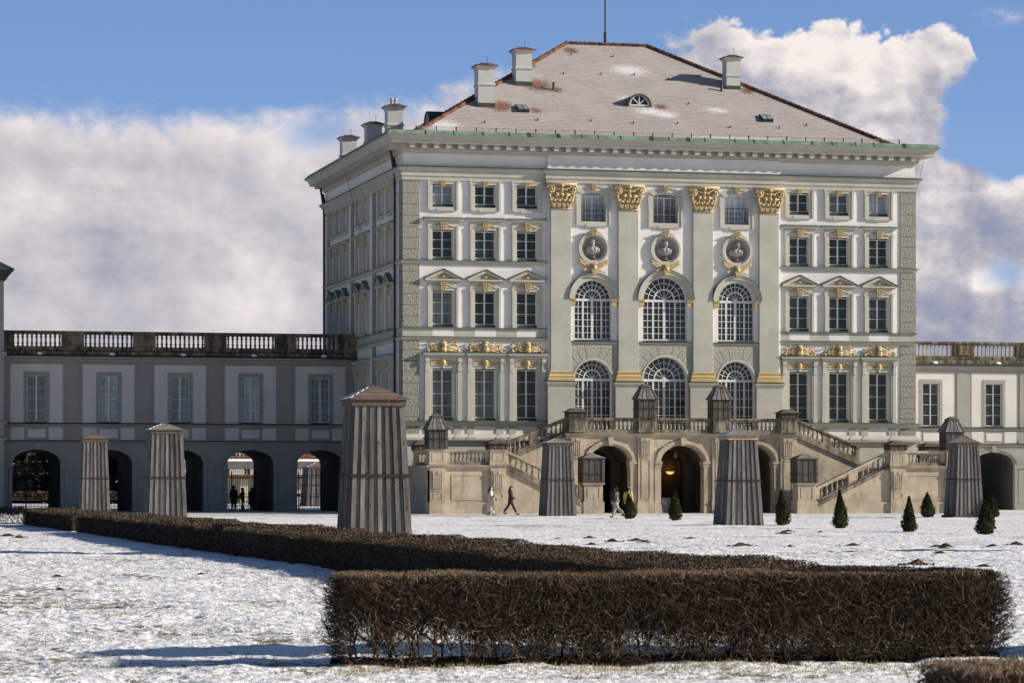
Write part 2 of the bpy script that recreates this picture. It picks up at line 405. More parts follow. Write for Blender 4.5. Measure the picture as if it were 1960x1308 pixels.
# ------------------------------------------------------------------ mesh helpers
class MB:
    def __init__(s): s.v = []; s.f = []
    def poly(s, pts):
        i = len(s.v); s.v += [tuple(p) for p in pts]; s.f.append(tuple(range(i, i + len(pts)))); return s
    def box(s, x0, x1, y0, y1, z0, z1):
        i = len(s.v)
        s.v += [(x0, y0, z0), (x1, y0, z0), (x1, y1, z0), (x0, y1, z0), (x0, y0, z1), (x1, y0, z1), (x1, y1, z1), (x0, y1, z1)]
        s.f += [(i, i + 3, i + 2, i + 1), (i + 4, i + 5, i + 6, i + 7), (i, i + 1, i + 5, i + 4), (i + 1, i + 2, i + 6, i + 5), (i + 2, i + 3, i + 7, i + 6), (i + 3, i, i + 4, i + 7)]
        return s
    def loft(s, a, b, caps=True):
        n = len(a); i = len(s.v); s.v += [tuple(p) for p in a] + [tuple(p) for p in b]
        for j in range(n): s.f.append((i + j, i + (j + 1) % n, i + n + (j + 1) % n, i + n + j))
        if caps: s.f.append(tuple(range(i + n - 1, i - 1, -1))); s.f.append(tuple(range(i + n, i + 2 * n)))
        return s
    def xz(s, poly, y0, y1):          # polygon given as (x, z), pulled from y0 back to y1
        return s.loft([(x, y0, z) for x, z in poly], [(x, y1, z) for x, z in poly])
    def frust(s, cx, cy, z0, z1, w0, w1, d0=None, d1=None):
        d0 = d0 or w0; d1 = d1 or w1
        q = lambda w, d, z: [(cx - w / 2, cy - d / 2, z), (cx + w / 2, cy - d / 2, z), (cx + w / 2, cy + d / 2, z), (cx - w / 2, cy + d / 2, z)]
        return s.loft(q(w0, d0, z0), q(w1, d1, z1))
    def tube(s, pts, r, n=6, r1=None):
        pts = [Vector(p) for p in pts]; rings = []
        for j, p in enumerate(pts):
            t = (pts[min(j + 1, len(pts) - 1)] - pts[max(j - 1, 0)]).normalized()
            a = t.orthogonal().normalized() if abs(t.z) > .9 else t.cross(Vector((0, 0, 1))).normalized()
            b = t.cross(a); rr = r if r1 is None else r + (r1 - r) * j / (len(pts) - 1)
            rings.append([p + a * (rr * math.cos(2 * PI * q / n)) + b * (rr * math.sin(2 * PI * q / n)) for q in range(n)])
        i = len(s.v)
        for g in rings: s.v += [tuple(p) for p in g]
        for j in range(len(rings) - 1):
            for q in range(n): s.f.append((i + j * n + q, i + j * n + (q + 1) % n, i + (j + 1) * n + (q + 1) % n, i + (j + 1) * n + q))
        s.f.append(tuple(range(i + n - 1, i - 1, -1))); s.f.append(tuple(range(i + (len(rings) - 1) * n, i + len(rings) * n)))
        return s
    def lathe(s, cx, cy, prof, n=10):
        i = len(s.v)
        for r, z in prof: s.v += [(cx + r * math.cos(2 * PI * q / n), cy + r * math.sin(2 * PI * q / n), z) for q in range(n)]
        for j in range(len(prof) - 1):
            for q in range(n): s.f.append((i + j * n + q, i + j * n + (q + 1) % n, i + (j + 1) * n + (q + 1) % n, i + (j + 1) * n + q))
        s.f.append(tuple(range(i + n - 1, i - 1, -1))); s.f.append(tuple(range(i + (len(prof) - 1) * n, i + len(prof) * n)))
        return s
    def ell(s, c, r, ay=0.0, n=9, m=6):   # ellipsoid; ay turns it in the x-z plane
        i = len(s.v); ca, sa = math.cos(ay), math.sin(ay)
        for j in range(m + 1):
            th = PI * j / m
            for q in range(n):
                ph = 2 * PI * q / n
                x, y, z = r[0] * math.sin(th) * math.cos(ph), r[1] * math.sin(th) * math.sin(ph), r[2] * math.cos(th)
                s.v.append((c[0] + x * ca + z * sa, c[1] + y, c[2] - x * sa + z * ca))
        for j in range(m):
            for q in range(n): s.f.append((i + j * n + q, i + (j + 1) * n + q, i + (j + 1) * n + (q + 1) % n, i + j * n + (q + 1) % n))
        return s
    def sweep(s, path, prof, closed=False):   # path in plan (x, y), outward side on the right of travel; prof = (out, z)
        n = len(path); rings = []
        for j in range(n):
            p = Vector(path[j])
            a = Vector(path[j - 1]) if (closed or j > 0) else None
            b = Vector(path[(j + 1) % n]) if (closed or j < n - 1) else None
            def nrm(u, w): d = (w - u).normalized(); return Vector((d.y, -d.x))
            if a is None: o = nrm(p, b)
            elif b is None: o = nrm(a, p)
            else:
                n1, n2 = nrm(a, p), nrm(p, b); o = (n1 + n2); o = o / max(.2, o.dot(n1))
            rings.append([(p.x + o.x * q, p.y + o.y * q, z) for q, z in prof])
        i = len(s.v); m = len(prof)
        for g in rings: s.v += g
        for j in range(n if closed else n - 1):
            a, b = i + j * m, i + ((j + 1) % n) * m
            for q in range(m - 1): s.f.append((a + q, b + q, b + q + 1, a + q + 1))
        if not closed:
            s.f.append(tuple(range(i, i + m))); s.f.append(tuple(range(i + (n - 1) * m + m - 1, i + (n - 1) * m - 1, -1)))
        return s
    def add(s, o, dx=0, dy=0, dz=0, mirror=False):
        i = len(s.v)
        s.v += [((-x if mirror else x) + dx, y + dy, z + dz) for x, y, z in o.v]
        s.f += [tuple(i + q for q in (reversed(f) if mirror else f)) for f in o.f]
        return s
    def build(s, name, mat, parent=None, loc=(0, 0, 0), smooth=False, bevel=0, rz=0):
        me = bpy.data.meshes.new(name)
        me.from_pydata(s.v, [], s.f); me.validate(); me.update()
        if smooth: me.polygons.foreach_set('use_smooth', [True] * len(me.polygons))
        o = bpy.data.objects.new(name, me); COL.objects.link(o)
        if mat is not None: me.materials.append(M[mat] if isinstance(mat, str) else mat)
        o.parent = parent; o.location = loc; o.rotation_euler = (0, 0, rz)
        if bevel:
            b = o.modifiers.new('edge', 'BEVEL'); b.width = bevel; b.segments = 1; b.limit_method = 'ANGLE'
        return o

def tag(o, label, cat, group=None, kind=None):
    if label: o['label'] = label
    if cat: o['category'] = cat
    if group: o['group'] = group
    if kind: o['kind'] = kind
    return o
def empty(name, loc, label=None, cat=None, group=None, rz=0):
    o = bpy.data.objects.new(name, None); COL.objects.link(o); o.location = loc; o.rotation_euler = (0, 0, rz)
    o.empty_display_size = .3
    return tag(o, label, cat, group)
def copy_tree(o, parent=None, loc=None, rz=None):
    c = o.copy(); COL.objects.link(c); c.parent = parent
    if loc is not None: c.location = loc
    if rz is not None: c.rotation_euler = (0, 0, rz)
    for ch in list(o.children): copy_tree(ch, c)
    return c
def np_mesh(name, V, F, mat, parent=None, loc=(0, 0, 0)):
    V = np.asarray(V, np.float32); F = np.asarray(F, np.int32)
    me = bpy.data.meshes.new(name); nf, m = F.shape
    me.vertices.add(len(V)); me.vertices.foreach_set('co', V.ravel())
    me.loops.add(nf * m); me.loops.foreach_set('vertex_index', F.ravel())
    me.polygons.add(nf); me.polygons.foreach_set('loop_start', np.arange(0, nf * m, m, dtype=np.int32))
    me.update(calc_edges=True)
    o = bpy.data.objects.new(name, me); COL.objects.link(o); me.materials.append(M[mat]); o.parent = parent; o.location = loc
    return o
def sticks(A, B, ra, rb):             # three-sided twigs from A to B
    A = np.asarray(A); B = np.asarray(B); n = len(A)
    ra = np.broadcast_to(ra, (n,))[:, None]; rb = np.broadcast_to(rb, (n,))[:, None]
    d = B - A; d /= np.linalg.norm(d, axis=1, keepdims=True) + 1e-9
    h = np.where(np.abs(d[:, 2:3]) > .9, np.array([[1., 0, 0]]), np.array([[0., 0, 1.]]))
    u = np.cross(d, h); u /= np.linalg.norm(u, axis=1, keepdims=True) + 1e-9
    w = np.cross(d, u); V = np.zeros((n, 6, 3))
    for q in range(3):
        a = 2 * PI * q / 3; o = u * math.cos(a) + w * math.sin(a)
        V[:, q] = A + o * ra; V[:, 3 + q] = B + o * rb
    base = (np.arange(n) * 6)[:, None]
    F = np.concatenate([base + np.array([[q, (q + 1) % 3, 3 + (q + 1) % 3, 3 + q]]) for q in range(3)])
    return V.reshape(-1, 3), F
def flakes(C, size, rng, aspect=.45):  # small leaf-like faces turned every way
    n = len(C); size = np.broadcast_to(size, (n,))[:, None]
    a = rng.normal(size=(n, 3)); a /= np.linalg.norm(a, axis=1, keepdims=True)
    b = rng.normal(size=(n, 3)); b -= a * (a * b).sum(1, keepdims=True); b /= np.linalg.norm(b, axis=1, keepdims=True)
    V = np.stack([C - a * size, C - b * size * aspect, C + a * size, C + b * size * aspect], 1)
    return V.reshape(-1, 3), np.arange(4 * n).reshape(n, 4)

def wall_grid(mb, x0, x1, z0, z1, y, depth, rects):
    xs = sorted({x0, x1, *[r[0] for r in rects], *[r[1] for r in rects]}); zs = sorted({z0, z1, *[r[2] for r in rects], *[r[3] for r in rects]})
    for a, b in zip(xs, xs[1:]):
        for c, d in zip(zs, zs[1:]):
            mx, mz = (a + b) / 2, (c + d) / 2
            if not any(r[0] < mx < r[1] and r[2] < mz < r[3] for r in rects):
                mb.poly([(a, y, c), (b, y, c), (b, y, d), (a, y, d)])
    for a, b, c, d in rects:
        e = y + depth
        mb.poly([(a, y, c), (a, y, d), (a, e, d), (a, e, c)]); mb.poly([(b, y, c), (b, e, c), (b, e, d), (b, y, d)])
        mb.poly([(a, y, d), (b, y, d), (b, e, d), (a, e, d)]); mb.poly([(a, y, c), (a, e, c), (b, e, c), (b, y, c)])
def arc_pts(xc, half, zs, rise, n=20):
    return [(xc - half * math.cos(PI * i / n), zs + rise * math.sin(PI * i / n)) for i in range(n + 1)]
def seg_pts(xc, half, zs, rise, n=10):
    return [(xc - half + 2 * half * i / n, zs + rise * (1 - ((2 * i / n) - 1) ** 2)) for i in range(n + 1)]
def infill(mb, pts, ztop, y0, y1):     # wall between an arch line and the straight head above it, with its soffit
    for (a, c), (b, d) in zip(pts, pts[1:]):
        mb.poly([(a, y0, c), (b, y0, d), (b, y0, ztop), (a, y0, ztop)])
        mb.poly([(a, y0, c), (a, y1, c), (b, y1, d), (b, y0, d)])
def arch_band(mb, inner, outer, y0, y1):   # a moulding that follows an arch
    for i in range(len(inner) - 1):
        a, b, c, d = inner[i], inner[i + 1], outer[i + 1], outer[i]
        mb.loft([(a[0], y0, a[1]), (b[0], y0, b[1]), (c[0], y0, c[1]), (d[0], y0, d[1])], [(a[0], y1, a[1]), (b[0], y1, b[1]), (c[0], y1, c[1]), (d[0], y1, d[1])], True)

# ------------------------------------------------------------------ palace block: levels and axes
PW, PD = 35.05, 28.0
MX = PW / 2
COLS = [2.60, 5.41, 8.20, PW - 8.20, PW - 5.41, PW - 2.60]
PIL = [10.40, 14.97, PW - 14.97, PW - 10.40]
BAY = [(12.62, 1.25), (MX, 1.50), (PW - 12.62, 1.25)]
CY = -.16                               # the middle stands a little forward
pal = empty('palace_block', (0, 0, 0), 'tall cream and grey palace block with gilded capitals and frosted hipped roof', 'palace')

w = MB()
def win_rects(cx): return [(cx - .69, cx + .69, 19.76, 21.24), (cx - .69, cx + .69, 16.33, 18.30), (cx - .69, cx + .69, 12.0, 14.36), (cx - .69, cx + .69, 5.96, 9.34)]
rl = [r for c in COLS[:3] for r in win_rects(c)]; rr = [r for c in COLS[3:] for r in win_rects(c)]
wall_grid(w, 0, 9.55, 0, 23.3, 0, .34, rl)
wall_grid(w, PW - 9.55, PW, 0, 23.3, 0, .34, rr)
cr = []
for xb, hw in BAY:
    cr += [(xb - .77, xb + .77, 16.49, 18.03), (xb - .84, xb + .84, 19.02, 21.02), (xb - hw, xb + hw, 11.26, 13.93 + hw), (xb - hw, xb + hw, 5.2, 8.71 + hw)]
wall_grid(w, 9.55, PW - 9.55, 5.0, 23.3, CY, .42, cr)
for xb, hw in BAY:
    infill(w, seg_pts(xb, .84, 20.78, .235), 21.02, CY, CY + .42)
    infill(w, arc_pts(xb, .77, 17.26, .77, 24), 18.03, CY, CY + .1); infill(w, arc_pts(xb, .77, 17.26, -.77, 24), 16.49, CY, CY + .1)
    infill(w, arc_pts(xb, hw, 13.93, hw), 13.93 + hw, CY, CY + .42)
    infill(w, arc_pts(xb, hw, 8.71, hw), 8.71 + hw, CY, CY + .42)
w.poly([(9.55, CY, 5), (9.55, 0, 5), (9.55, 0, 23.3), (9.55, CY, 23.3)]); w.poly([(PW - 9.55, 0, 5), (PW - 9.55, CY, 5), (PW - 9.55, CY, 23.3), (PW - 9.55, 0, 23.3)])
w.poly([(PW, 0, 0), (PW, PD, 0), (PW, PD, 23.3), (PW, 0, 23.3)]); w.poly([(PW, PD, 0), (0, PD, 0), (0, PD, 23.3), (PW, PD, 23.3)])
w.build('front_wall', 'white', pal)

SIDE_W = [4.28, 7.06, 12.2, 14.83, 19.67, 22.28, 24.85]
sw = MB()
sr = []
for c in SIDE_W:
    hw = .60
    sr += [(-c - hw, -c + hw, 19.76, 21.24), (-c - hw, -c + hw, 16.33, 18.30), (-c - hw, -c + hw, 12.0, 14.36)]
    if c < 15: sr.append((-c - hw, -c + hw, 5.96, 9.34))
wall_grid(sw, -PD, 0, 0, 23.3, 0, .34, sr)
sw.build('side_wall', 'white', pal, rz=-PI / 2)
# dark rooms behind the windows close the shell
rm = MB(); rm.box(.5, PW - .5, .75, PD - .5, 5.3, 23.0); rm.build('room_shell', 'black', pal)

# ---- windows: one built of each kind, then copied
def sash(mb, x0, x1, z0, z1, cols, rows, y, fr=.055, mun=.028, mull=.10, transom=None):
    d = .05
    mb.box(x0, x1, y, y + d, z1 - fr, z1); mb.box(x0, x1, y, y + d, z0, z0 + fr)
    mb.box(x0, x0 + fr, y, y + d, z0 + fr, z1 - fr); mb.box(x1 - fr, x1, y, y + d, z0 + fr, z1 - fr)
    xm = (x0 + x1) / 2
    mb.box(xm - mull / 2, xm + mull / 2, y - .02, y + d, z0 + fr, z1 - fr)
    for i in range(1, rows):
        z = z0 + (z1 - z0) * i / rows; q = mun if not (transom and i == transom) else .09
        for a, b in ((x0 + fr, xm - mull / 2), (xm + mull / 2, x1 - fr)): mb.box(a, b, y + .004, y + d, z - q / 2, z + q / 2)
def keystone(mb, z0, z1, w0, w1, y, wings=True):
    n = 5
    for i in range(n):
        a0, a1 = -w0 / 2 + w0 * i / n, -w0 / 2 + w0 * (i + 1) / n; b0, b1 = -w1 / 2 + w1 * i / n, -w1 / 2 + w1 * (i + 1) / n
        dd = .12 if i % 2 == 0 else .09
        mb.loft([(a0, y - dd, z0), (a1, y - dd, z0), (a1, y, z0), (a0, y, z0)], [(b0, y - dd - .05, z1), (b1, y - dd - .05, z1), (b1, y, z1), (b0, y, z1)])
    mb.box(-w1 / 2 - .03, w1 / 2 + .03, y - .2, y, z1, z1 + .05)
    if wings:
        for sgn in (-1, 1):
            for i in range(5):
                t = i / 4
                mb.ell((sgn * (w1 / 2 + .05 + .36 * t), y - .03, z1 - .10 - .13 * t), (.085 - .03 * t, .05, .075 - .03 * t), sgn * (.5 + t), 7, 5)
def surround(mb, hw, z0, z1, wd, y=0, bottom=True):
    ow = hw + wd; top = z1 + wd
    for sgn in (-1, 1):
        a, b = sorted((sgn * hw, sgn * ow)); zb = z0 if not bottom else z0 - .2
        mb.box(a, b, y - .10, y + .0, zb, top)
        a, b = sorted((sgn * (ow - .09), sgn * (ow + .05))); mb.box(a, b, y - .15, y - .003, zb + .02, top - .25)
        a, b = sorted((sgn * (ow - .07), sgn * (ow + .09))); mb.box(a, b, y - .155, y - .004, top - .25, top + .003)
    mb.box(-hw, hw, y - .10, y, z1, top); mb.box(-ow + .09, ow - .09, y - .15, y - .003, top - .09, top + .001)
    if bottom:
        mb.box(-hw, hw, y - .10, y, z0 - .2, z0); mb.box(-hw * .62, hw * .62, y - .14, y - .002, z0 - .26, z0 - .1)
        mb.box(-ow + .02, ow - .02, y - .12, y - .002, z0 - .23, z0 - .17)
GL = ['glass', 'glass_net', 'glass_blind']
WIN = {}
def make_window(kind):
    z = {'attic': (19.98, 21.18), 'upper': (16.5, 18.24), 'main': (12.2, 14.30), 'low': (6.16, 9.28)}[kind]
    zc = z[0]
    f_ = MB(); sash(f_, -.68, .68, 0, z[1] - zc, 2, {'attic': 2, 'upper': 3, 'main': 3, 'low': 4}[kind], .24)
    o = f_.build('window', 'sash', pal)
    p = MB(); p.poly([(-.68, .275, 0), (.68, .275, 0), (.68, .275, z[1] - zc), (-.68, .275, z[1] - zc)]); p.build('pane', 'glass', o)
    s_ = MB(); lo = {'attic': 19.76, 'upper': 16.33, 'main': 12.0, 'low': 5.96}[kind]
    hi = {'attic': 21.24, 'upper': 18.30, 'main': 14.36, 'low': 9.34}[kind]
    surround(s_, .69, lo - zc, hi - zc, .27, 0, kind == 'attic')
    if kind == 'low':
        for sgn in (-1, 1):
            a, b = sorted((sgn * .97, sgn * 1.20)); s_.box(a, b, -.17, 0, lo - zc, 9.16 - zc); a2, b2 = a - .03, b + .03
            s_.box(a2, b2, -.20, 0, lo - zc, lo - zc + .3)
            s_.box(a - .01, b + .01, -.26, 0, 9.16 - zc, 9.30 - zc); s_.box(a + .02, b - .02, -.22, 0, 9.30 - zc, 9.75 - zc)
            s_.box(a - .02, b + .02, -.34, 0, 9.75 - zc, 10.0 - zc)
    s_.build('window_surround', 'trim', o)
    b = MB(); b.box(-.69, .69, -.10, .25, lo - zc - .01, lo - zc + .05); b.box(-.69, .69, .10, .29, lo - zc + .05, -.004); b.build('window_sill', 'dark_sill', o)
    if kind == 'attic':
        g = MB(); keystone(g, 21.08 - zc, 21.42 - zc, .22, .36, -.10, False); g.build('keystone', 'ochre', o)
    if kind == 'upper':
        h_ = MB(); prof = [(0, 18.57), (.10, 18.57), (.10, 18.86), (.16, 18.88), (.30, 18.96), (.30, 19.03), (0, 19.06)]
        h_.sweep([(-1.02, 0), (1.02, 0)], [(q, a - zc) for q, a in prof]); h_.box(-1.30, 1.30, -.27, 0, 18.90 - zc, 19.0 - zc); h_.build('hood', 'trim', o)
        c_ = MB(); c_.loft([(-1.33, -.33, 19.004 - zc), (1.33, -.33, 19.004 - zc), (1.33, 0, 19.004 - zc), (-1.33, 0, 19.004 - zc)], [(-1.33, -.33, 19.03 - zc), (1.33, -.33, 19.03 - zc), (1.28, 0, 19.12 - zc), (-1.28, 0, 19.12 - zc)]); c_.build('hood_flashing', 'copper', o)
        g = MB(); keystone(g, 18.24 - zc, 18.74 - zc, .24, .40, -.11); g.build('keystone', 'gold', o)
    if kind == 'main':
        h_ = MB(); zb, za = 15.0 - zc, 15.72 - zc; ww = 1.22
        h_.box(-.96, .96, -.09, 0, 14.63 - zc, 15.0 - zc)
        h_.box(-ww, ww, -.30, 0, zb, zb + .10); h_.box(-ww + .08, ww - .08, -.22, -.001, zb - .07, zb)
        h_.xz([(-ww + .1, zb + .10), (ww - .1, zb + .10), (0, za - .07)], -.08, 0)
        for sgn in (-1, 1):
            q = [(sgn * (ww + .02), zb + .10), (sgn * (ww - .28), zb + .10), (0, za - .19), (0, za - .02)]
            h_.xz(q if sgn > 0 else q[::-1], -.28, -.002)
        h_.build('pediment', 'trim', o)
        c_ = MB()
        for sgn in (-1, 1):
            q = [(sgn * (ww + .07), zb + .085), (0, za), (0, za + .06), (sgn * (ww + .11), zb + .13)]
            c_.xz(q if sgn < 0 else q[::-1], -.34, 0)
        c_.build('pediment_flashing', 'copper', o)
        g = MB(); g.ell((0, -.10, zb + .27), (.19, .09, .17)); g.ell((0, -.16, zb + .27), (.11, .07, .10))
        for sgn in (-1, 1):
            for i in range(6): g.ell((sgn * (.22 + .10 * i), -.10, zb + .24 - .018 * i), (.075, .045, .10 - .011 * i), sgn * .5, 6, 5)
        g.build('tympanum_relief', 'ochre', o)
        g = MB(); keystone(g, 14.30 - zc, 14.84 - zc, .25, .42, -.11); g.build('keystone', 'gold', o)
    if kind == 'low':
        h_ = MB()
        prof = [(0, 10.0), (.20, 10.0), (.20, 10.06), (.34, 10.16), (.40, 10.28), (.40, 10.34), (0, 10.36)]
        h_.sweep([(-1.26, 0), (1.26, 0)], [(q, a - zc) for q, a in prof]); h_.box(-1.36, 1.36, -.42, 0, 10.22 - zc, 10.33 - zc); h_.build('hood', 'trim', o)
        c_ = MB(); c_.box(-1.40, 1.40, -.46, 0, 10.334 - zc, 10.375 - zc); c_.build('hood_flashing', 'copper', o)
        pn = MB(); pn.box(-.95, .95, -.05, 0, 9.64 - zc, 9.98 - zc); pn.build('mask_panel', 'white', o)
        g = MB(); zz = 9.72 - zc
        g.ell((0, -.12, zz), (.20, .12, .25)); g.ell((0, -.2, zz + .02), (.11, .09, .14)); g.ell((.02, -.27, zz - .01), (.035, .04, .05)); g.ell((0, -.1, zz - .3), (.11, .07, .12)); g.ell((0, -.12, zz + .26), (.15, .06, .07))
        rng = random.Random(3)
        for sgn in (-1, 1):
            for i in range(7):
                t = i / 6
                for j in (-1, 1): g.ell((sgn * (.2 + .56 * t), -.07, zz + .02 + .07 * j * (1 - .4 * t) + .03 * math.sin(i * 2)), (.10, .035, .06), -sgn * (.6 * j) + rng.uniform(-.3, .3), 6, 4)
        g.build('mask_relief', 'ochre', o)
    o.location = (0, 0, zc); return o, zc
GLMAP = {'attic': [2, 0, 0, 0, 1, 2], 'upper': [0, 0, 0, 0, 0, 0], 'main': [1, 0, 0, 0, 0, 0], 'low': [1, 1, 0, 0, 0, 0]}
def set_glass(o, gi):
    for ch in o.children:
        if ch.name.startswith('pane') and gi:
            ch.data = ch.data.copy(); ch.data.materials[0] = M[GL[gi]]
for kind in ('attic', 'upper', 'main', 'low'):
    o, zc = make_window(kind); WIN[kind] = (o, zc)
    for c in SIDE_W:
        if kind == 'low' and c > 15: continue
        s2 = copy_tree(o, pal, (0, c, zc), -PI / 2); s2.scale = (.88, 1, 1)
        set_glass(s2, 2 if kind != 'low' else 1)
    for i, c in enumerate(COLS):
        q = copy_tree(o, pal, (c, 0, zc)) if i else o
        if i == 0: o.location = (c, 0, zc)
    for i, q in enumerate([x for x in pal.children if x.name.startswith('window') and abs(x.location.z - zc) < .01 and x.rotation_euler.z == 0]):
        idx = min(range(6), key=lambda j: abs(COLS[j] - q.location.x)); set_glass(q, GLMAP[kind][idx])

# ---- arched windows of the middle
def arched_window(xb, hw, z0, zs, name, cols=4, rows=6):
    f_ = MB(); y = .26; d = .05
    fr = .07; leaf = 2 * hw / cols
    f_.box(-hw, hw, y - .03, y + d, zs - .10 - z0, zs + .06 - z0)                   # transom
    f_.box(-hw, hw, y, y + d, 0, .09)
    top = zs - .10 - z0
    for i in range(cols + 1):
        q = .055 if i in (0, cols) else (.085 if i == cols // 2 else .06); x = -hw + leaf * i
        f_.box(max(-hw, x - q), min(hw, x + q), y - .012, y + d, .09, top)
    for i in range(cols):
        a, b = -hw + leaf * i + .06, -hw + leaf * (i + 1) - .06
        f_.box((a + b) / 2 - .018, (a + b) / 2 + .018, y, y + d, .09, top)
        for r in range(1, rows): f_.box(a, b, y + .004, y + d, top * r / rows - .018 + .04, top * r / rows + .018 + .04)
    zc = zs - z0 + .06; n = 24
    arch_band(f_, arc_pts(0, hw - .09, zc, hw - .09, n), arc_pts(0, hw, zc, hw - .06, n), y, y + d)
    for q, t in ((.45, .09), (.72, .035)):
        arch_band(f_, arc_pts(0, hw * q - t / 2, zc, hw * q - t / 2, n), arc_pts(0, hw * q + t / 2, zc, hw * q + t / 2, n), y - (.02 if t > .05 else -.004), y + d - .002)
    def spoke(a, r0, r1, t):
        c, s_ = math.cos(a), math.sin(a); px, pz = -s_ * t / 2, c * t / 2
        f_.xz([(r0 * c - px, zc + r0 * s_ - pz), (r1 * c - px, zc + r1 * s_ - pz), (r1 * c + px, zc + r1 * s_ + pz), (r0 * c + px, zc + r0 * s_ + pz)], y + .006, y + d - .004)
    for i in range(1, 10): spoke(PI * i / 10, hw * .46, hw - .06, .036)
    for i in range(1, 6): spoke(PI * i / 6, hw * .06, hw * .44, .034)
    f_.ell((0, y + .02, zc), (hw * .09, .03, hw * .09))
    o = f_.build('arched_window', 'sash', pal, (xb, CY, z0))
    p = MB(); yy = y + .035
    p.poly([(-hw, yy, 0), (hw, yy, 0)] + [(x, yy, zz) for x, zz in reversed(arc_pts(0, hw, zc - .06, hw, n))]); p.build('pane', 'glass', o)
    return o
for xb, hw in BAY:
    o = arched_window(xb, hw, 11.30, 13.93, 'm')
    s_ = MB(); y = 0.0
    zs = 13.93 - 11.30
    ro = hw + .42
    arch_band(s_, arc_pts(0, hw, zs, hw, 28), arc_pts(0, hw + .2, zs, hw + .2, 28), -.12, .0)
    arch_band(s_, arc_pts(0, hw + .2, zs, hw + .2, 28), arc_pts(0, ro, zs + .05, ro, 28), -.22, .0)
    arch_band(s_, arc_pts(0, ro - .06, zs + .05, ro - .06, 28), arc_pts(0, ro, zs + .05, ro, 28), -.28, -.2205)
    s_.build('archivolt', 'trim', o, (0, 0, 0))
    cp = MB(); arch_band(cp, arc_pts(0, ro, zs + .05, ro, 28), arc_pts(0, ro + .035, zs + .05, ro + .035, 28), -.30, 0); cp.build('archivolt_flashing', 'copper', o)
    im = MB()
    for sgn in (-1, 1):
        a, b = sorted((sgn * (hw - .04), sgn * (hw + .36)))
        im.box(a, b, -.20, 0, zs - .12, zs - .03); im.box(a + .02, b - .02, -.15, 0, zs - .40, zs - .12); im.box(a - .03, b + .03, -.24, 0, zs - .03, zs + .03)
    im.build('impost', 'ochre', o)
    b_ = MB(); b_.box(-hw - .42, hw + .42, -.16, 0, -.19, -.10); b_.box(-hw, hw, -.10, .30, -.10, -.035); b_.build('window_sill', 'dark_sill', o)
    o = arched_window(xb, hw, 5.2, 8.71, 'l')
    s_ = MB(); zs = 8.71 - 5.2
    arch_band(s_, arc_pts(0, hw, zs, hw, 28), arc_pts(0, hw + .13, zs, hw + .13, 28), -.10, 0)
    for sgn in (-1, 1):
        a, b = sorted((sgn * hw, sgn * (hw + .13))); s_.box(a, b, -.10, 0, 0, zs)
    s_.build('archivolt', 'trim', o)
    # attic window with a scrolled iron grille
    f_ = MB(); sash(f_, -.84, .84, 0, 1.66, 2, 3, .28)
    for x in (-.44, .44): f_.box(x - .016, x + .016, .285, .33, .05, 1.8)
    arch_band(f_, seg_pts(0, .84, 1.70, .20), seg_pts(0, .84, 1.76, .235), .28, .33)
    o = f_.build('attic_window', 'sash', pal, (xb, CY, 19.04))
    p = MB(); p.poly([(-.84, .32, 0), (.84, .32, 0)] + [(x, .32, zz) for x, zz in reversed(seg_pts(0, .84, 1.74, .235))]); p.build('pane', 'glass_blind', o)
    s_ = MB(); hw2 = .84
    for sgn in (-1, 1):
        a, b = sorted((sgn * hw2, sgn * (hw2 + .29))); s_.box(a, b, -.11, 0, -.31, 1.74)
        a, b = sorted((sgn * (hw2 + .2), sgn * (hw2 + .33))); s_.box(a, b, -.15, -.002, -.29, 1.1); a, b = sorted((sgn * (hw2 + .2), sgn * (hw2 + .37))); s_.box(a, b, -.15, -.003, 1.1, 1.76)
    arch_band(s_, seg_pts(0, hw2, 1.74, .235), seg_pts(0, hw2 + .30, 1.99, .33), -.11, 0)
    arch_band(s_, seg_pts(0, hw2 + .22, 1.94, .31), seg_pts(0, hw2 + .36, 1.99, .36), -.16, -.112)
    s_.box(-hw2, hw2, -.11, 0, -.31, -.03); s_.box(-hw2 * .6, hw2 * .6, -.14, -.002, -.37, -.2)
    s_.build('window_surround', 'trim', o)
    g = MB(); keystone(g, 2.02, 2.36, .22, .34, -.12, False); g.build('keystone', 'ochre', o)
    g = MB(); yy = .06
    g.box(-.83, .83, yy - .015, yy + .015, 1.04, 1.075); g.box(-.83, .83, yy - .05, yy + .08, -.02, .04)
    for i in range(9): x = -.8 + .2 * i; g.box(x - .011, x + .011, yy - .01, yy + .01, .03, 1.05)
    for i in range(5):
        for j, (zz, rr) in enumerate(((.36, .15), (.68, .11))):
            cx = -.64 + .32 * i
            g.tube([(cx + rr * (1 - t / 22) * math.cos(t * .55 * (1 if i % 2 else -1) + j * 2), yy - .02, zz + rr * (1 - t / 22) * math.sin(t * .55 * (1 if i % 2 else -1) + j * 2)) for t in range(18)], .014, 4)
    g.build('iron_grille', 'iron', o)

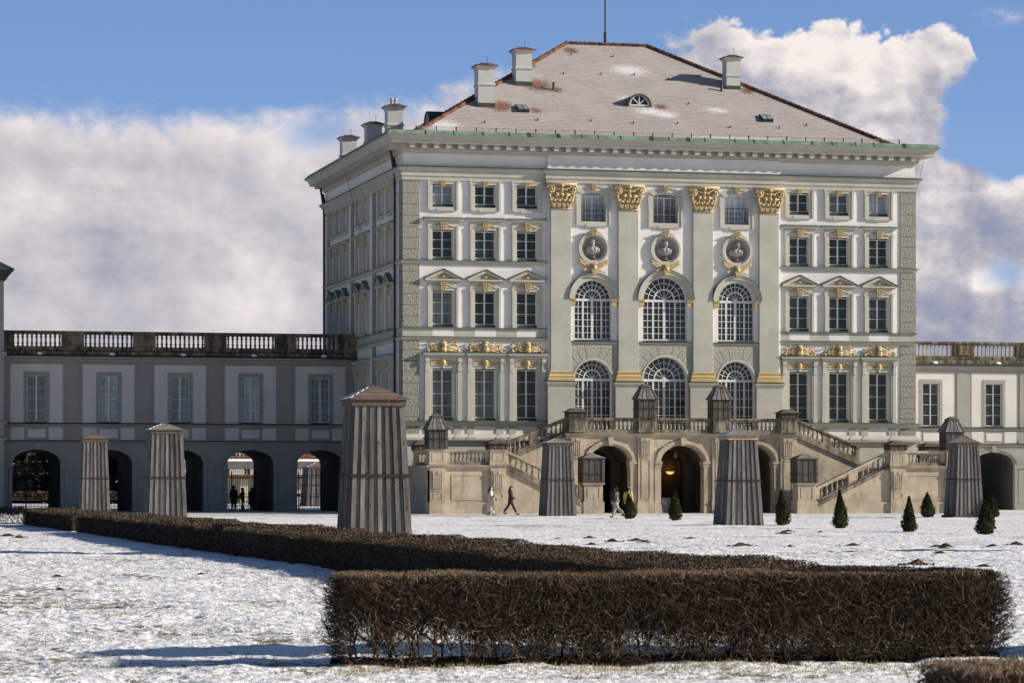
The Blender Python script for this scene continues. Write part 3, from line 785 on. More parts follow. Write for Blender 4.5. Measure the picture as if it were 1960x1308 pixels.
# ---- pilasters
pil = MB(); pil.box(-.68, .68, -.20, 0, 8.6, 21.5)
p0 = pil.build('pilaster', 'grey', pal, (PIL[0], CY, 0), bevel=.015)
b_ = MB()
b_.sweep([(-.70, 0), (-.70, -.2), (.70, -.2), (.70, 0)], [(0, 8.58), (.20, 8.60), (.20, 8.76), (.12, 8.80), (.16, 8.9), (.10, 8.98), (.05, 9.0), (.05, 9.1), (.09, 9.13), (.09, 9.2), (.0, 9.24)])
b_.build('pilaster_base', 'ochre', p0)
b_ = MB(); b_.box(-.90, .90, -.30, 0, 4.9, 8.58); b_.sweep([(-.90, 0), (-.90, -.30), (.90, -.30), (.90, 0)], [(0, 8.2), (.05, 8.28), (.12, 8.44), (.12, 8.52), (0, 8.53)])
b_.sweep([(-.90, 0), (-.90, -.30), (.90, -.30), (.90, 0)], [(0, 5.2), (.08, 5.2), (.08, 5.5), (0, 5.58)])
b_.build('pilaster_pedestal', 'grey', p0)
b_ = MB(); b_.box(-1.05, 1.05, -.45, 0, 8.535, 8.565); b_.build('pedestal_flashing', 'copper', p0)
def capital():
    g = MB()
    z0, z1 = 19.80, 21.44
    g.loft([(-.66, -.26, z0 + .08), (.66, -.26, z0 + .08), (.66, 0, z0 + .08), (-.66, 0, z0 + .08)], [(-.80, -.36, z1 - .2), (.80, -.36, z1 - .2), (.80, 0, z1 - .2), (-.80, 0, z1 - .2)])
    g.box(-.73, .73, -.27, 0, z0 - .02, z0 + .06); g.box(-1.02, 1.02, -.50, 0, z1 - .13, z1)
    g.box(-.95, .95, -.44, 0, z1 - .2, z1 - .13)
    for sgn in (-1, 1):
        cx, cz = sgn * .74, z1 - .42
        g.tube([(cx + sgn * (.30 - .0125 * t) * math.cos(t * .5), -.42 - .006 * t, cz + (.30 - .0125 * t) * math.sin(t * .5)) for t in range(23)], .062, 6)
        g.ell((cx, -.46, cz), (.09, .09, .09)); g.ell((cx, -.30, cz), (.27, .12, .27))
        for i in range(5): g.ell((sgn * (.80 - .03 * i), -.34, z1 - .78 - .11 * i), (.13 - .012 * i, .09, .09), sgn * .4, 7, 5)
    g.tube([(-.5 + .1 * i, -.44, z1 - .30 - .12 * math.sin(PI * i / 10)) for i in range(11)], .05, 6)
    g.ell((0, -.46, z1 - .16), (.17, .13, .13)); g.ell((0, -.46, z1 - .45), (.09, .09, .15))
    for sgn in (-1, 0, 1):
        g.ell((sgn * .33, -.42, z1 - .74), (.15, .10, .13)); g.ell((sgn * .33, -.34, z1 - .95), (.08, .06, .2))
    for i, x in enumerate((-.50, -.17, .17, .50)):
        for j in range(3): g.ell((x + (j - 1) * .09, -.30, z0 + .28), (.055, .07, .24), (j - 1) * .25, 6, 5)
        g.ell((x, -.38, z0 + .52), (.12, .10, .09))
    for x in (-.33, 0, .33): g.ell((x, -.33, z0 + .62), (.07, .07, .24), 0, 6, 5)
    for x in (-.62, .62): g.ell((x, -.33, z0 + .66), (.10, .09, .22), 0, 6, 5)
    return g
capital().build('gilded_capital', 'gold', p0, smooth=True)
for x in PIL[1:]: copy_tree(p0, pal, (x, CY, 0))

# ---- busts in round niches
def skin_obj(name, joints, edges, mat, parent=None, loc=(0, 0, 0), rz=0, root=0, sub=2):
    me = bpy.data.meshes.new(name); me.from_pydata([j[:3] for j in joints], edges, []); me.update()
    o = bpy.data.objects.new(name, me); COL.objects.link(o); me.materials.append(M[mat] if isinstance(mat, str) else mat)
    sk = o.modifiers.new('skin', 'SKIN'); sk.use_smooth_shade = True
    for i, j in enumerate(joints):
        v = me.skin_vertices[0].data[i]; r = j[3]; v.radius = (r, j[4] if len(j) > 4 else r); v.use_root = (i == root)
    if sub:
        s_ = o.modifiers.new('sub', 'SUBSURF'); s_.levels = sub; s_.render_levels = sub
    o.parent = parent; o.location = loc; o.rotation_euler = (0, 0, rz)
    return o
for i, (xb, hw) in enumerate(BAY):
    s_ = MB(); n = 36
    full = lambda r: [(r * math.cos(2 * PI * q / n), r * math.sin(2 * PI * q / n)) for q in range(n + 1)]
    arch_band(s_, full(.77), full(.90), -.10, 0); arch_band(s_, full(.90), full(1.03), -.20, 0); arch_band(s_, full(.86), full(.92), -.15, -.1005)
    o = s_.build('medallion', 'trim', pal, (xb, CY, 17.26))
    nb = MB()                       # bowl sunk behind the ring
    nb.lathe(0, 0, [(.02, .44), (.25, .43), (.48, .37), (.66, .25), (.75, .10), (.775, .0)], 36)
    nb.v = [(x, z, y) for x, y, z in nb.v]; nb.f = nb.f[:-1]; nb.build('niche', 'niche', o, smooth=True)
    bu = MB(); t = (-.05, .02, .06)[i]
    bu.ell((0, .06, -.16), (.30, .20, .27), 0, 14, 9); bu.ell((0, .05, -.02), (.40, .19, .16), 0, 14, 8)
    for s2 in (-1, 1): bu.ell((s2 * .33, .06, -.10), (.14, .16, .20), 0, 10, 7); bu.ell((s2 * .12, -.10, -.04), (.14, .08, .13), 0, 10, 7)
    for q in range(7): bu.ell((-.24 + .08 * q, -.10 - .02 * math.sin(q), -.06 - .035 * q + .02 * (q % 2)), (.07, .06, .045), .6, 7, 5)
    bu.lathe(t * .4, .05, [(.17, .04), (.12, .12), (.11, .2), (.12, .24)], 12)
    bu.ell((t, .02, .36), (.155, .17, .19), 0, 14, 9); bu.ell((t * 1.2, .06, .42), (.175, .19, .155), 0, 12, 8)
    bu.ell((t * 1.5, -.155, .34), (.032, .05, .05), 0, 6, 5); bu.ell((t * 1.4, -.11, .25), (.085, .07, .07), 0, 8, 5)
    for s2 in (-1, 1): bu.ell((t * 1.4 + s2 * .065, -.125, .40), (.035, .03, .02), 0, 6, 4); bu.ell((t + s2 * .155, .04, .35), (.03, .05, .06), 0, 6, 4)
    for q in range(10): a_ = 2 * PI * q / 10; bu.ell((t + .14 * math.cos(a_), .06 + .15 * math.sin(a_), .50 + .02 * math.sin(3 * a_)), (.065, .065, .06), 0, 6, 5)
    bu.build('bust', 'bust', o, (0, -.02, 0), smooth=True)
    bb = MB(); bb.lathe(0, 0, [(.20, 0), (.20, .06), (.11, .10), (.12, .2), (.16, .24)], 12); bb.build('bust_socle', 'bust_base', o, (0, .02, -.68))
    g = MB(); keystone(g, .80, 1.20, .22, .34, -.20, False)
    for sgn in (-1, 1):
        for q in range(6): g.ell((sgn * (.2 + .085 * q), -.16, 1.12 - .055 * q), (.06, .05, .055), 0, 6, 5)
    g.build('medallion_keystone', 'gold', o, smooth=False)
    g = MB(); zz = -1.30
    g.ell((0, -.30, zz), (.2, .14, .24)); g.ell((0, -.40, zz - .02), (.12, .1, .15)); g.loft([(-.12, -.44, zz - .42), (.12, -.44, zz - .42), (.12, -.1, zz - .42), (-.12, -.1, zz - .42)], [(-.22, -.46, zz - .05), (.22, -.46, zz - .05), (.22, -.1, zz - .05), (-.22, -.1, zz - .05)])
    g.ell((0, -.28, zz + .26), (.24, .1, .08))
    for sgn in (-1, 1):
        for q in range(7):
            t = q / 6; x = sgn * (.2 + .66 * t); z = zz + .05 + .38 * t
            for j_ in (-1, 1): g.ell((x + sgn * .03, -.16, z + .10 * j_ * (1.1 - .5 * t)), (.15, .05, .08), -sgn * (.5 + .5 * j_), 7, 5)
        for q in range(5): g.ell((sgn * (.25 + .12 * q), -.2, zz - .13 - .035 * q), (.09, .05, .05), sgn * .4, 6, 4)
    g.build('gilded_mask', 'gold', o)

# ---- gilded reliefs over the ground-floor windows
for i, c in enumerate(COLS):
    rng = random.Random(20 + i); g = MB(); y = -.06
    g.ell((.05 * rng.uniform(-1, 1), -.22, .42), (.17, .16, .2)); g.ell((0, -.16, .60), (.22, .16, .13)); g.ell((0, -.24, .16), (.24, .18, .22)); g.ell((.05, -.34, .36), (.05, .06, .06))
    for sgn in (-1, 1):
        g.ell((sgn * .42, -.12, .26), (.34, .12, .2), sgn * rng.uniform(-.3, .3)); g.ell((sgn * .38, -.18, .09), (.3, .13, .09)); g.ell((sgn * .68, -.1, .22), (.24, .10, .16), sgn * .4)
        for q in range(22):
            x = sgn * rng.uniform(.3, 1.12); z = rng.uniform(.05, .72 - .25 * max(0, abs(x) - .6))
            g.ell((x, -.08 - rng.uniform(0, .12), z), (rng.uniform(.06, .13), .05, rng.uniform(.03, .05)), rng.uniform(-1.4, 1.4), 6, 4)
        g.ell((sgn * 1.0, -.15, .1), (.12, .08, .1))
    g.build('gilded_relief', 'gold', pal, (c, 0, 10.39))

# ---- quoins, bands, cornices
def strip(x0, x1, z0, z1, out=.06, name='quoin_strip', mat='quoin'):
    q = MB(); q.box(x0, x1, -out, .004, z0, z1); return q.build(name, mat, pal)
for a, b in ((16.36, 21.5), (11.98, 16.06), (5.95, 11.18)):
    strip(-.05, 1.05, a, b); strip(PW - 1.05, PW + .05, a, b)
strip(-.05, 1.05, 5.12, 5.7); strip(PW - 1.05, PW + .05, 5.12, 5.7)
for a, b in ((0, 1.16), (8.93, 10.01), (16.74, 17.71), (25.99, 26.83)):
    for z0, z1 in ((16.36, 21.5), (11.98, 16.06), (5.95, 11.18)):
        q = MB(); q.box(-b, -max(a, .06), -.06, .004, z0, z1); q.build('quoin_strip', 'quoin', pal, rz=-PI / 2)
RECT = [(0, PD), (0, 0), (PW, 0), (PW, PD)]        # travel so that the outside is on the right
def around(prof, name, mat, closed=True):
    q = MB(); q.sweep([(PW, PD), (0, PD), (0, 0), (PW, 0)][::-1] if False else [(0, PD), (0, 0), (PW, 0), (PW, PD)], prof, True); return q
def orient(path): return path
def band(prof, name, mat, path=None, closed=True):
    q = MB(); q.sweep(path or [(0, PD), (0, 0), (PW, 0), (PW, PD)], prof, closed); return q.build(name, mat, pal)
L0 = [(0, PD), (0, 0), (9.55, 0)]; R0 = [(PW - 9.55, 0), (PW, 0), (PW, PD)]
for path in (L0, R0):
    band([(0, 16.04), (.10, 16.06), (.14, 16.2), (.22, 16.27), (0, 16.30)], 'string_course', 'trim', path, False)
    band([(0, 16.302), (.26, 16.275), (.26, 16.30), (0, 16.335)], 'string_flashing', 'copper', path, False)
    band([(0, 11.40), (.07, 11.40), (.07, 11.9), (.16, 11.94), (0, 11.955)], 'apron_band', 'grey', path, False)
    band([(0, 11.957), (.20, 11.94), (.20, 11.96), (0, 11.99)], 'apron_flashing', 'copper', path, False)
    band([(0, 11.13), (.10, 11.15), (.14, 11.26), (.22, 11.34), (0, 11.37)], 'string_course', 'trim', path, False)
    band([(0, 11.372), (.26, 11.345), (.26, 11.365), (0, 11.398)], 'string_flashing', 'copper', path, False)
    band([(0, 5.60), (.10, 5.62), (.16, 5.76), (.34, 5.86), (.34, 5.9), (0, 5.91)], 'sill_course', 'grey', path, False)
    band([(0, 5.912), (.38, 5.885), (.38, 5.905), (0, 5.95)], 'sill_flashing', 'copper', path, False)
    band([(0, 4.78), (.30, 4.78), (.30, 4.86), (.22, 4.95), (.16, 5.0), (.10, 5.10), (0, 5.12)], 'plinth_mould', 'trim', path, False)
    band([(0, 4.60), (.12, 4.60), (.40, 4.70), (.40, 4.76), (0, 4.79)], 'plinth_cap', 'grey', path, False)
    band([(0, 0), (.10, 0), (.10, 4.60), (0, 4.60)], 'plinth', 'grey', path, False)
for c in COLS:                                   # white panels between the grey aprons
    q = MB(); q.box(c - .70, c + .70, -.076, -.04, 11.42, 11.88); q.build('apron_panel', 'white', pal)
for c in COLS:
    for sgn in (-1, 1):
        q = MB()
        a, b = sorted((c + sgn * .72, c + sgn * 1.22)); q.box(a, b, -.05, .0, 5.12, 5.60); q.sweep([(a - .03, 0), (a - .03, -.32), (b + .03, -.32), (b + .03, 0)][0:4], [(0, 4.80), (.03, 4.80), (.02, 4.9), (-.12, 5.0), (-.2, 5.12)])
        q.build('plinth_block', 'grey', pal)
CB = [(9.55, 0), (9.55, CY), (PW - 9.55, CY), (PW - 9.55, 0)]
FULL = [(0, PD), (0, 0), (9.55, 0), (9.55, CY), (PW - 9.55, CY), (PW - 9.55, 0), (PW, 0), (PW, PD)]
band([(0, 21.46), (.10, 21.48), (.10, 21.70), (.16, 21.74), (.16, 22.02), (.22, 22.06), (.36, 22.22), (.36, 22.30), (0, 22.32)], 'architrave', 'grey', FULL)
band([(0, 22.322), (.42, 22.29), (.42, 22.345), (0, 22.42)], 'architrave_shadow_flashing', 'dark_sill', FULL)  # flashing made thick and dark to draw the shadow line at the ledge
cn = band([(0, 23.20), (.12, 23.22), (.12, 23.34), (.22, 23.40), (.22, 23.76), (1.0, 23.765), (1.0, 23.95), (1.06, 24.0), (1.10, 24.12), (1.26, 24.22), (1.30, 24.26), (0, 24.28)], 'cornice', 'cornice')
md = MB(); md.xz([(-.16, 23.48), (.16, 23.48), (.16, 23.76), (-.16, 23.76)], -.86, -.18); md.box(-.20, .20, -.90, -.18, 23.69, 23.762)
first = None
nm = 44
for i in range(nm):
    x = .42 + (PW - .84) * i / (nm - 1)
    if first is None: first = md.build('modillion', 'cornice', cn, (x, 0, 0))
    else: copy_tree(first, cn, (x, 0, 0))
for i in range(36): copy_tree(first, cn, (0, .42 + (PD - .84) * i / 35, 0), -PI / 2)
gq = band([(1.34, 24.262), (1.35, 24.30), (1.12, 24.56), (.3, 24.62), (.3, 24.60)], 'gutter_flashing', 'verdigris')
se = MB(); x = 1.2; rng = random.Random(5)
while x < PW:
    sw_ = rng.choice((.03, .03, .05, .22)); se.loft([(x, -1.352, 24.28), (x + sw_, -1.352, 24.28), (x + sw_, -1.125, 24.55), (x, -1.125, 24.55)], [(x, -1.375, 24.31), (x + sw_, -1.375, 24.31), (x + sw_, -1.14, 24.585), (x, -1.14, 24.585)]); x += rng.uniform(1.1, 2.1)
se.build('flashing_seam', 'dark_sill', pal)
# rough walling round the lower arches, and ledges of the middle
for xb, hw in BAY:
    x0, x1 = (PIL[0] + .68, PIL[1] - .68) if xb < 13 else ((PIL[1] + .68, PIL[2] - .68) if xb < 18 else (PIL[2] + .68, PIL[3] - .68))
    q = MB(); y = CY - .07
    infill(q, arc_pts(xb, hw + .13, 8.71, hw + .13, 28), 11.02, y, CY)
    for a, b in ((x0, xb - hw - .13), (xb + hw + .13, x1)): q.box(a, b, y, CY + .004, 5.2, 8.71); q.box(a, b, y - .001, CY + .004, 8.71, 11.02)
    q.build('rusticated_wall', 'rough', pal)
    for a in (0,):
        m_, k_ = None, None
    q = MB()
    for i in range(1, 12):
        an = PI * i / 12
        if i == 6: continue
        c_, s_ = math.cos(an), math.sin(an); r0, r1 = hw + .2, min(2.25, (x1 - xb - .02) / max(abs(c_), .01), 2.2 / max(s_, .01)); t = .012
        q.xz([(xb + r0 * c_ + s_ * t, 8.71 + r0 * s_ - c_ * t), (xb + r1 * c_ + s_ * t, 8.71 + r1 * s_ - c_ * t), (xb + r1 * c_ - s_ * t, 8.71 + r1 * s_ + c_ * t), (xb + r0 * c_ - s_ * t, 8.71 + r0 * s_ + c_ * t)], y - .012, y + .01)
    q.build('voussoir_joint', 'rough', pal)
    q = MB(); q.sweep([(x0, CY), (x1, CY)], [(0, 11.0), (.12, 11.02), (.12, 11.06), (.2, 11.12), (0, 11.15)]); q.build('ledge', 'grey', pal)
# downpipes
for y, zz in ((2.0, 22.6), (27.6, 22.6)):
    q = MB(); q.tube([(-.16, y, .2), (-.16, y, zz - .6), (-.3, y - .1, zz + .2), (-.5, y - .3, zz + 1.0)], .085, 8); q.tube([(-.18, y, zz - .2), (-.3, y - .1, zz + .5)], .15, 8); q.build('downpipe', 'iron', pal)

# ---- roof
EV, SL, E0 = .5, .643, 24.5
def rz_(d): return E0 - .15 + (d - .5) * SL
RX0, RX1, RY, RZ = 14.6, PW - 14.6, 14.0, 32.72
rf = MB(); c0 = [(.5, .5, 24.3), (PW - .5, .5, 24.3), (PW - .5, PD - .5, 24.3), (.5, PD - .5, 24.3)]; r0, r1 = (RX0, RY, RZ), (RX1, RY, RZ)
rf.poly([c0[0], c0[1], r1, r0]); rf.poly([c0[1], c0[2], r1]); rf.poly([c0[2], c0[3], r0, r1]); rf.poly([c0[3], c0[0], r0])
roof = rf.build('roof', 'roof', pal)
rt = MB(); rng = random.Random(11)
def ridge_tiles(a, b, n):
    a, b = Vector(a), Vector(b); d = (b - a) / n
    for i in range(n):
        p, q = a + d * i, a + d * (i + 1.06); rt.tube([p + Vector((0, 0, .02)), q + Vector((0, 0, .05))], .13, 7, .16)
for c in c0: ridge_tiles(c, r0 if c[0] < MX else r1, 62)
ridge_tiles(r0, r1, 17); rt.build('ridge_tiling', 'tile', roof)
sg = MB(); sg.box(.9, PW - .9, .42, .45, 24.97, 25.0); sg.box(.9, PW - .9, .42, .45, 24.52, 24.55)
for i in range(240): x = .9 + (PW - 1.8) * i / 239; sg.box(x - .012, x + .012, .425, .445, 24.3, 24.98)
sg.build('snow_guard', plain('snow_guard_metal', (.40, .33, .31), .6, .4), roof)
g0 = None
for i in range(26):
    x = .95 + (PW - 1.9) * i / 25
    if g0 is None: g0 = MB().box(-.03, .03, .41, .455, 24.28, 25.02).build('guard_bracket', 'rust', roof, (x, 0, 0))
    else: copy_tree(g0, roof, (x, 0, 0))
def rplane(y): return 24.3 + (y - .5) * (RZ - 24.3) / (RY - .5)
def chimney(x, y, top, wd=1.12, base=None, cap='tile'):
    zb = (base if base is not None else rplane(y)) - .8
    q = MB(); q.box(-wd / 2, wd / 2, -wd / 2, wd / 2, zb, top - .35)
    q.sweep([(-wd / 2, wd / 2), (-wd / 2, -wd / 2), (wd / 2, -wd / 2), (wd / 2, wd / 2)], [(0, top - 1.45), (.06, top - 1.4), (.06, top - 1.28), (0, top - 1.24)], True)
    q.frust(0, 0, top - .35, top - .12, wd, wd + .3)
    o = q.build('chimney', 'chim', roof, (x, y, 0))
    q = MB(); q.frust(0, 0, top - .12, top - .06, wd + .42, wd + .42); q.frust(0, 0, top - .06, top + .12, wd + .3, wd * .5); q.build('chimney_cap', cap, o)
    q = MB(); q.tube([(.2, 0, top), (.2, 0, top + .6)], .02, 5); q.build('lightning_rod', 'iron', o)
    q = MB(); q.box(-wd / 2 - .03, wd / 2 + .03, -wd / 2 - .03, -wd / 2 + .03, rplane(y) - .38, rplane(y) - .06) if base is None else q.box(-.5, .5, -.5, .5, zb, zb + .1); q.build('chimney_flashing', 'dark_sill', o)
    return o
chimney(6.6, 5.2, 29.75); chimney(9.95, 8.3, 31.35); chimney(24.95, 8.7, 31.4, .98)
for y, t, cp in ((8.6, 27.3, 'tile'), (15.8, 26.95, 'dark_sill'), (25.0, 27.05, 'tile')):
    o = chimney(1.15, y, t, 1.05, 24.6, cp)
    if y < 9:
        q = MB()
        for x in (-.15, .12): q.lathe(x, 0, [(.10, t + .1), (.10, t + .35), (.16, t + .36), (.10, t + .5)], 8)
        q.build('chimney_pot', 'chim', o)
def dormer(x, y, wd, rz=0, zb=None):
    zb = rplane(y) if zb is None else zb
    f_ = MB(); h = wd / 2
    arch_band(f_, arc_pts(0, h * .82, .10, h * .82, 18), arc_pts(0, h * .98, .06, h * .98, 18), -.03, .08); f_.box(-h, h, -.03, .08, .0, .10)
    for a in (PI / 4, PI / 2, 3 * PI / 4):
        c, s_ = math.cos(a), math.sin(a); t = .03
        f_.xz([(s_ * t, .1 - c * t), (h * .85 * c + s_ * t, .1 + h * .85 * s_ - c * t), (h * .85 * c - s_ * t, .1 + h * .85 * s_ + c * t), (-s_ * t, .1 + c * t)], -.02, .06)
    o = f_.build('dormer', 'sash', roof, (x, y, zb), rz=rz)
    g = MB(); g.poly([(q[0], .07, q[1]) for q in arc_pts(0, h * .9, .06, h * .9, 18)]); g.build('pane', 'glass', o)
    s_ = MB(); arch_band(s_, arc_pts(0, h, .0, h, 18), arc_pts(0, h + .13, -.02, h + .13, 18), -.12, 2.3); s_.build('dormer_hood', 'dark_sill', o)
    return o
dormer(17.36, 5.35, 1.45, 0, rplane(5.35) + .05)
dormer(3.9, 10.4, 1.6, -PI / 2, rplane(3.9) - .1)
def skylight(x, y):
    q = MB(); sl = (RZ - 24.3) / (RY - .5); a = .38; L = .42
    def pt(u, v, o): return (u, v - o * .55, v * sl + o * .83)
    q.loft([pt(-a, -L, 0), pt(a, -L, 0), pt(a, L, 0), pt(-a, L, 0)], [pt(-a, -L, .22), pt(a, -L, .22), pt(a, L, .14), pt(-a, L, .14)])
    o = q.build('skylight', 'dark_sill', roof, (x, y, rplane(y)))
    q = MB()
    for s_ in (-1, 1):
        u0, u1 = (s_ * .04, s_ * .33) if s_ > 0 else (-.33, -.04); q.poly([pt(u0, -L + .06, .235), pt(u1, -L + .06, .235), pt(u1, L - .06, .165), pt(u0, L - .06, .165)])
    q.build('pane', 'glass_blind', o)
skylight(9.0, 4.5); skylight(25.95, 4.2)
for x, y in ((11.9, 7.3), (24.0, 7.9)):
    q = MB(); q.lathe(0, 0, [(.09, -.2), (.09, .45), (.12, .46), (.12, .5)], 8); q.build('vent_pipe', 'dark_sill', roof, (x, y, rplane(y)))
hk = None
hooks = [(x, y) for x, y in ((6, 2.6), (9.7, 3.1), (13.4, 3.2), (16.3, 3.1), (19.4, 3.2), (23, 2.9), (26.5, 3.0), (13.2, 9.6), (15.9, 9.7), (18.3, 9.8), (20.6, 9.3), (14.5, 12.4), (17.5, 12.3), (21.0, 5.9), (28.6, 3.5))]
for x, y in hooks:
    if hk is None: hk = MB().box(-.025, .025, -.06, .04, -.1, .13).build('roof_hook', 'rust', roof, (x, y, rplane(y)))
    else: copy_tree(hk, roof, (x, y, rplane(y)))
q = MB(); q.tube([(17.42, 14.1, 32.9), (17.42, 14.1, 44)], .06, 6); q.tube([(17.42, 14.1, 32.9), (17.42, 14.1, 33.6)], .11, 6); q.build('flagpole', 'dark_sill', pal)
for a, b in (((-.9, 6.0, 24.0), (-.02, 1.5, 20.5)), ((-.9, 16, 24.0), (-.02, 12.5, 18.0)), ((PW + .8, .5, 23.6), (PW + .2, -.1, 21.8))):
    q = MB(); q.tube([a, b], .015, 4); q.build('lightning_cable', 'iron', pal)

# ------------------------------------------------------------------ gallery wings
WY, WD = 15.8, 9.0
BALZ = None
def baluster_mesh(h, r, square=False):
    b = MB()
    b.box(-r, r, -r, r, 0, h * .10)
    b.lathe(0, 0, [(r * .55, h * .10), (r * .95, h * .26), (r * .98, h * .34), (r * .5, h * .58), (r * .42, h * .70), (r * .62, h * .80), (r * .5, h * .84), (r * .7, h * .9)], 8)
    b.box(-r * .9, r * .9, -r * .9, r * .9, h * .9, h)
    return b
def double_baluster(h, r):
    b = MB(); b.box(-r, r, -r, r, 0, h * .08)
    b.lathe(0, 0, [(r * .5, h * .08), (r * .9, h * .22), (r * .9, h * .3), (r * .42, h * .44), (r * .75, h * .48), (r * .75, h * .54), (r * .42, h * .58), (r * .9, h * .72), (r * .9, h * .8), (r * .5, h * .92)], 8)
    b.box(-r, r, -r, r, h * .92, h)
    return b
def gallery(name, label, x0, x1, centres, wx_first, parapet_blocks, mat_glass, WD=9.0):
    """one storey of windows over an arcade; x0..x1 in world X, centres of the bays"""
    t = empty(name, (0, WY, 0), label, 'gallery wing')
    w = MB(); ah, azs, ar = 1.62, 3.30, .92
    rects = [(c - ah, c + ah, 0, azs + ar) for c in centres] + [(c - .65, c + .65, 6.06, 9.22) for c in centres]
    wall_grid(w, x0, x1, 0, 10.5, 0, .30, rects)
    for c in centres: infill(w, arc_pts(c, ah, azs, ar, 18), azs + ar, 0, .30)
    w.poly([(x0, 0, 10.5), (x1, 0, 10.5), (x1, WD, 10.5), (x0, WD, 10.5)])
    w.build('upper_wall', 'wing_grey', t)
    # passages through the wing
    pw = MB()
    rects = [(c - ah, c + ah, 0, azs + ar) for c in centres]
    wall_grid(pw, x0, x1, 0, 10.5, WD, .01, rects)
    for c in centres:
        infill(pw, arc_pts(c, ah, azs, ar, 18), azs + ar, WD - .01, WD)
        for s_ in (-1, 1): pw.poly([(c + s_ * ah, .3, 0), (c + s_ * ah, WD, 0), (c + s_ * ah, WD, azs), (c + s_ * ah, .3, azs)])
        a = arc_pts(c, ah + .001, azs, ar, 18)
        for p, q in zip(a, a[1:]): pw.poly([(p[0], .3, p[1]), (q[0], .3, q[1]), (q[0], WD, q[1]), (p[0], WD, p[1])])
    pw.build('passage_wall', 'passage' if x0 < 0 else 'passage_right', t)
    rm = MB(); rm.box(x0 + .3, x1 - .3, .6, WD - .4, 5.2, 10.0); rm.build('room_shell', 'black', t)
    firsts = {}
    for i, c in enumerate(centres):
        # white field, window surround, apron panels, arch moulding of each bay
        f_ = MB(); hw = 1.76
        for a, b, cc, d in ((-hw, -.86, 6.05, 10.0), (.86, hw, 6.05, 10.0), (-.86, .86, 9.5, 10.0)): f_.box(a, b, -.02, .002, cc, d)
        for a, b in ((-hw, -.82), (.82, hw)): f_.box(a, b, -.02, .002, 4.90, 5.72)
        f_.box(-.60, .60, -.025, .002, 5.02, 5.60)
        if i == 0:
            firsts['f'] = f_.build('white_field', 'wing_white', t, (c, 0, 0))
            s_ = MB()
            for s2 in (-1, 1): a, b = sorted((s2 * .65, s2 * .86)); s_.box(a, b, -.07, .002, 6.04, 9.5)
            s_.box(-.65, .65, -.07, .002, 9.22, 9.5)
            q = MB(); sash(q, -.64, .64, 0, 3.10, 2, 4, .16)
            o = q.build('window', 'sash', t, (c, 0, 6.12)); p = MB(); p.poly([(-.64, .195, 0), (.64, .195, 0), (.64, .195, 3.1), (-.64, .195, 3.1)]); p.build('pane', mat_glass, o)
            s_.v = [(x, y, z - 6.12) for x, y, z in s_.v]; s_.build('window_surround', 'wing_grey', o)
            b = MB(); b.box(-.7, .7, -.10, .2, -.09, -.02); b.build('window_sill', 'dark_sill', o)
            firsts['w'] = o
            am = MB(); arch_band(am, arc_pts(0, ah, azs, ar, 20), arc_pts(0, ah + .17, azs, ar + .16, 20), -.07, 0); arch_band(am, arc_pts(0, ah + .17, azs, ar + .16, 20), arc_pts(0, ah + .24, azs, ar + .22, 20), -.12, 0)
            for s2 in (-1, 1):
                a, b = sorted((s2 * ah, s2 * (ah + .22))); am.box(a, b, -.07, 0, 0, 3.02); a, b = sorted((s2 * (ah - .03), s2 * (2.43))); am.box(a, b, -.10, 0.002, 3.02, 3.34)
                a, b = sorted((s2 * (ah + .3), s2 * 2.35)); am.box(a, b, -.04, 0.002, .5, 2.94)
            am.xz([(-.15, azs + ar), (.15, azs + ar), (.20, 4.66), (-.20, 4.66)], -.16, 0)
            firsts['a'] = am.build('arch_moulding', 'wing_grey', t, (c, 0, 0))
            sp = MB(); sp.box(-.0, .0, 0, 0, 0, 0)
        else:
            copy_tree(firsts['f'], t, (c, 0, 0)); o = copy_tree(firsts['w'], t, (c, 0, 6.12)); copy_tree(firsts['a'], t, (c, 0, 0))
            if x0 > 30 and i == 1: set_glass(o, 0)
    for a, b in zip(centres, centres[1:]):
        q = MB(); m = (a + b) / 2; q.box(m - .43, m + .43, -.05, .002, 6.05, 10.1); q.box(m - .5, m + .5, -.075, .002, 4.86, 5.1); q.build('lesene', 'wing_grey', t)
    for prof, nm, mt in (([(0, 5.78), (.08, 5.80), (.14, 5.94), (0, 5.99)], 'string_course', 'wing_grey'), ([(0, 5.992), (.20, 5.95), (.20, 5.975), (0, 6.02)], 'string_flashing', 'dark_sill'),
                         ([(0, 4.62), (.08, 4.63), (.14, 4.76), (0, 4.80)], 'string_course', 'wing_grey'), ([(0, 4.802), (.20, 4.77), (.20, 4.795), (0, 4.83)], 'string_flashing', 'dark_sill'),
                         ([(0, 10.14), (.08, 10.16), (.10, 10.34), (.26, 10.44), (.26, 10.49), (0, 10.5)], 'cornice', 'wing_grey'),
                         ([(0, 10.505), (.45, 10.49), (.50, 10.58), (.36, 10.64), (0, 10.70)], 'gutter', 'dark_sill'),
                         ([(0, 10.702), (.30, 10.64), (.30, 10.86), (.12, 10.98), (0, 11.0)], 'parapet_base', 'bal')):
        q = MB(); q.sweep([(x0, 0), (x1, 0)], prof); q.build(nm, mt, t)
    # balustrade
    bx = MB(); bx.box(x0, x1, -.18, .22, 10.98, 11.20); o = bx.build('balustrade', 'bal', t)
    bx = MB(); bx.box(x0, x1, -.24, .28, 12.10, 12.26); bx.box(x0, x1, -.18, .22, 12.04, 12.10); bx.build('balustrade_rail', 'bal', o)
    first = None
    for c in centres:
        for j in range(11):
            x = c - 1.55 + .31 * j
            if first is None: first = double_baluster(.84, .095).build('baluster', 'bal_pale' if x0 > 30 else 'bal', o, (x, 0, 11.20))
            else: copy_tree(first, o, (x, 0, 11.20))
    fp = None
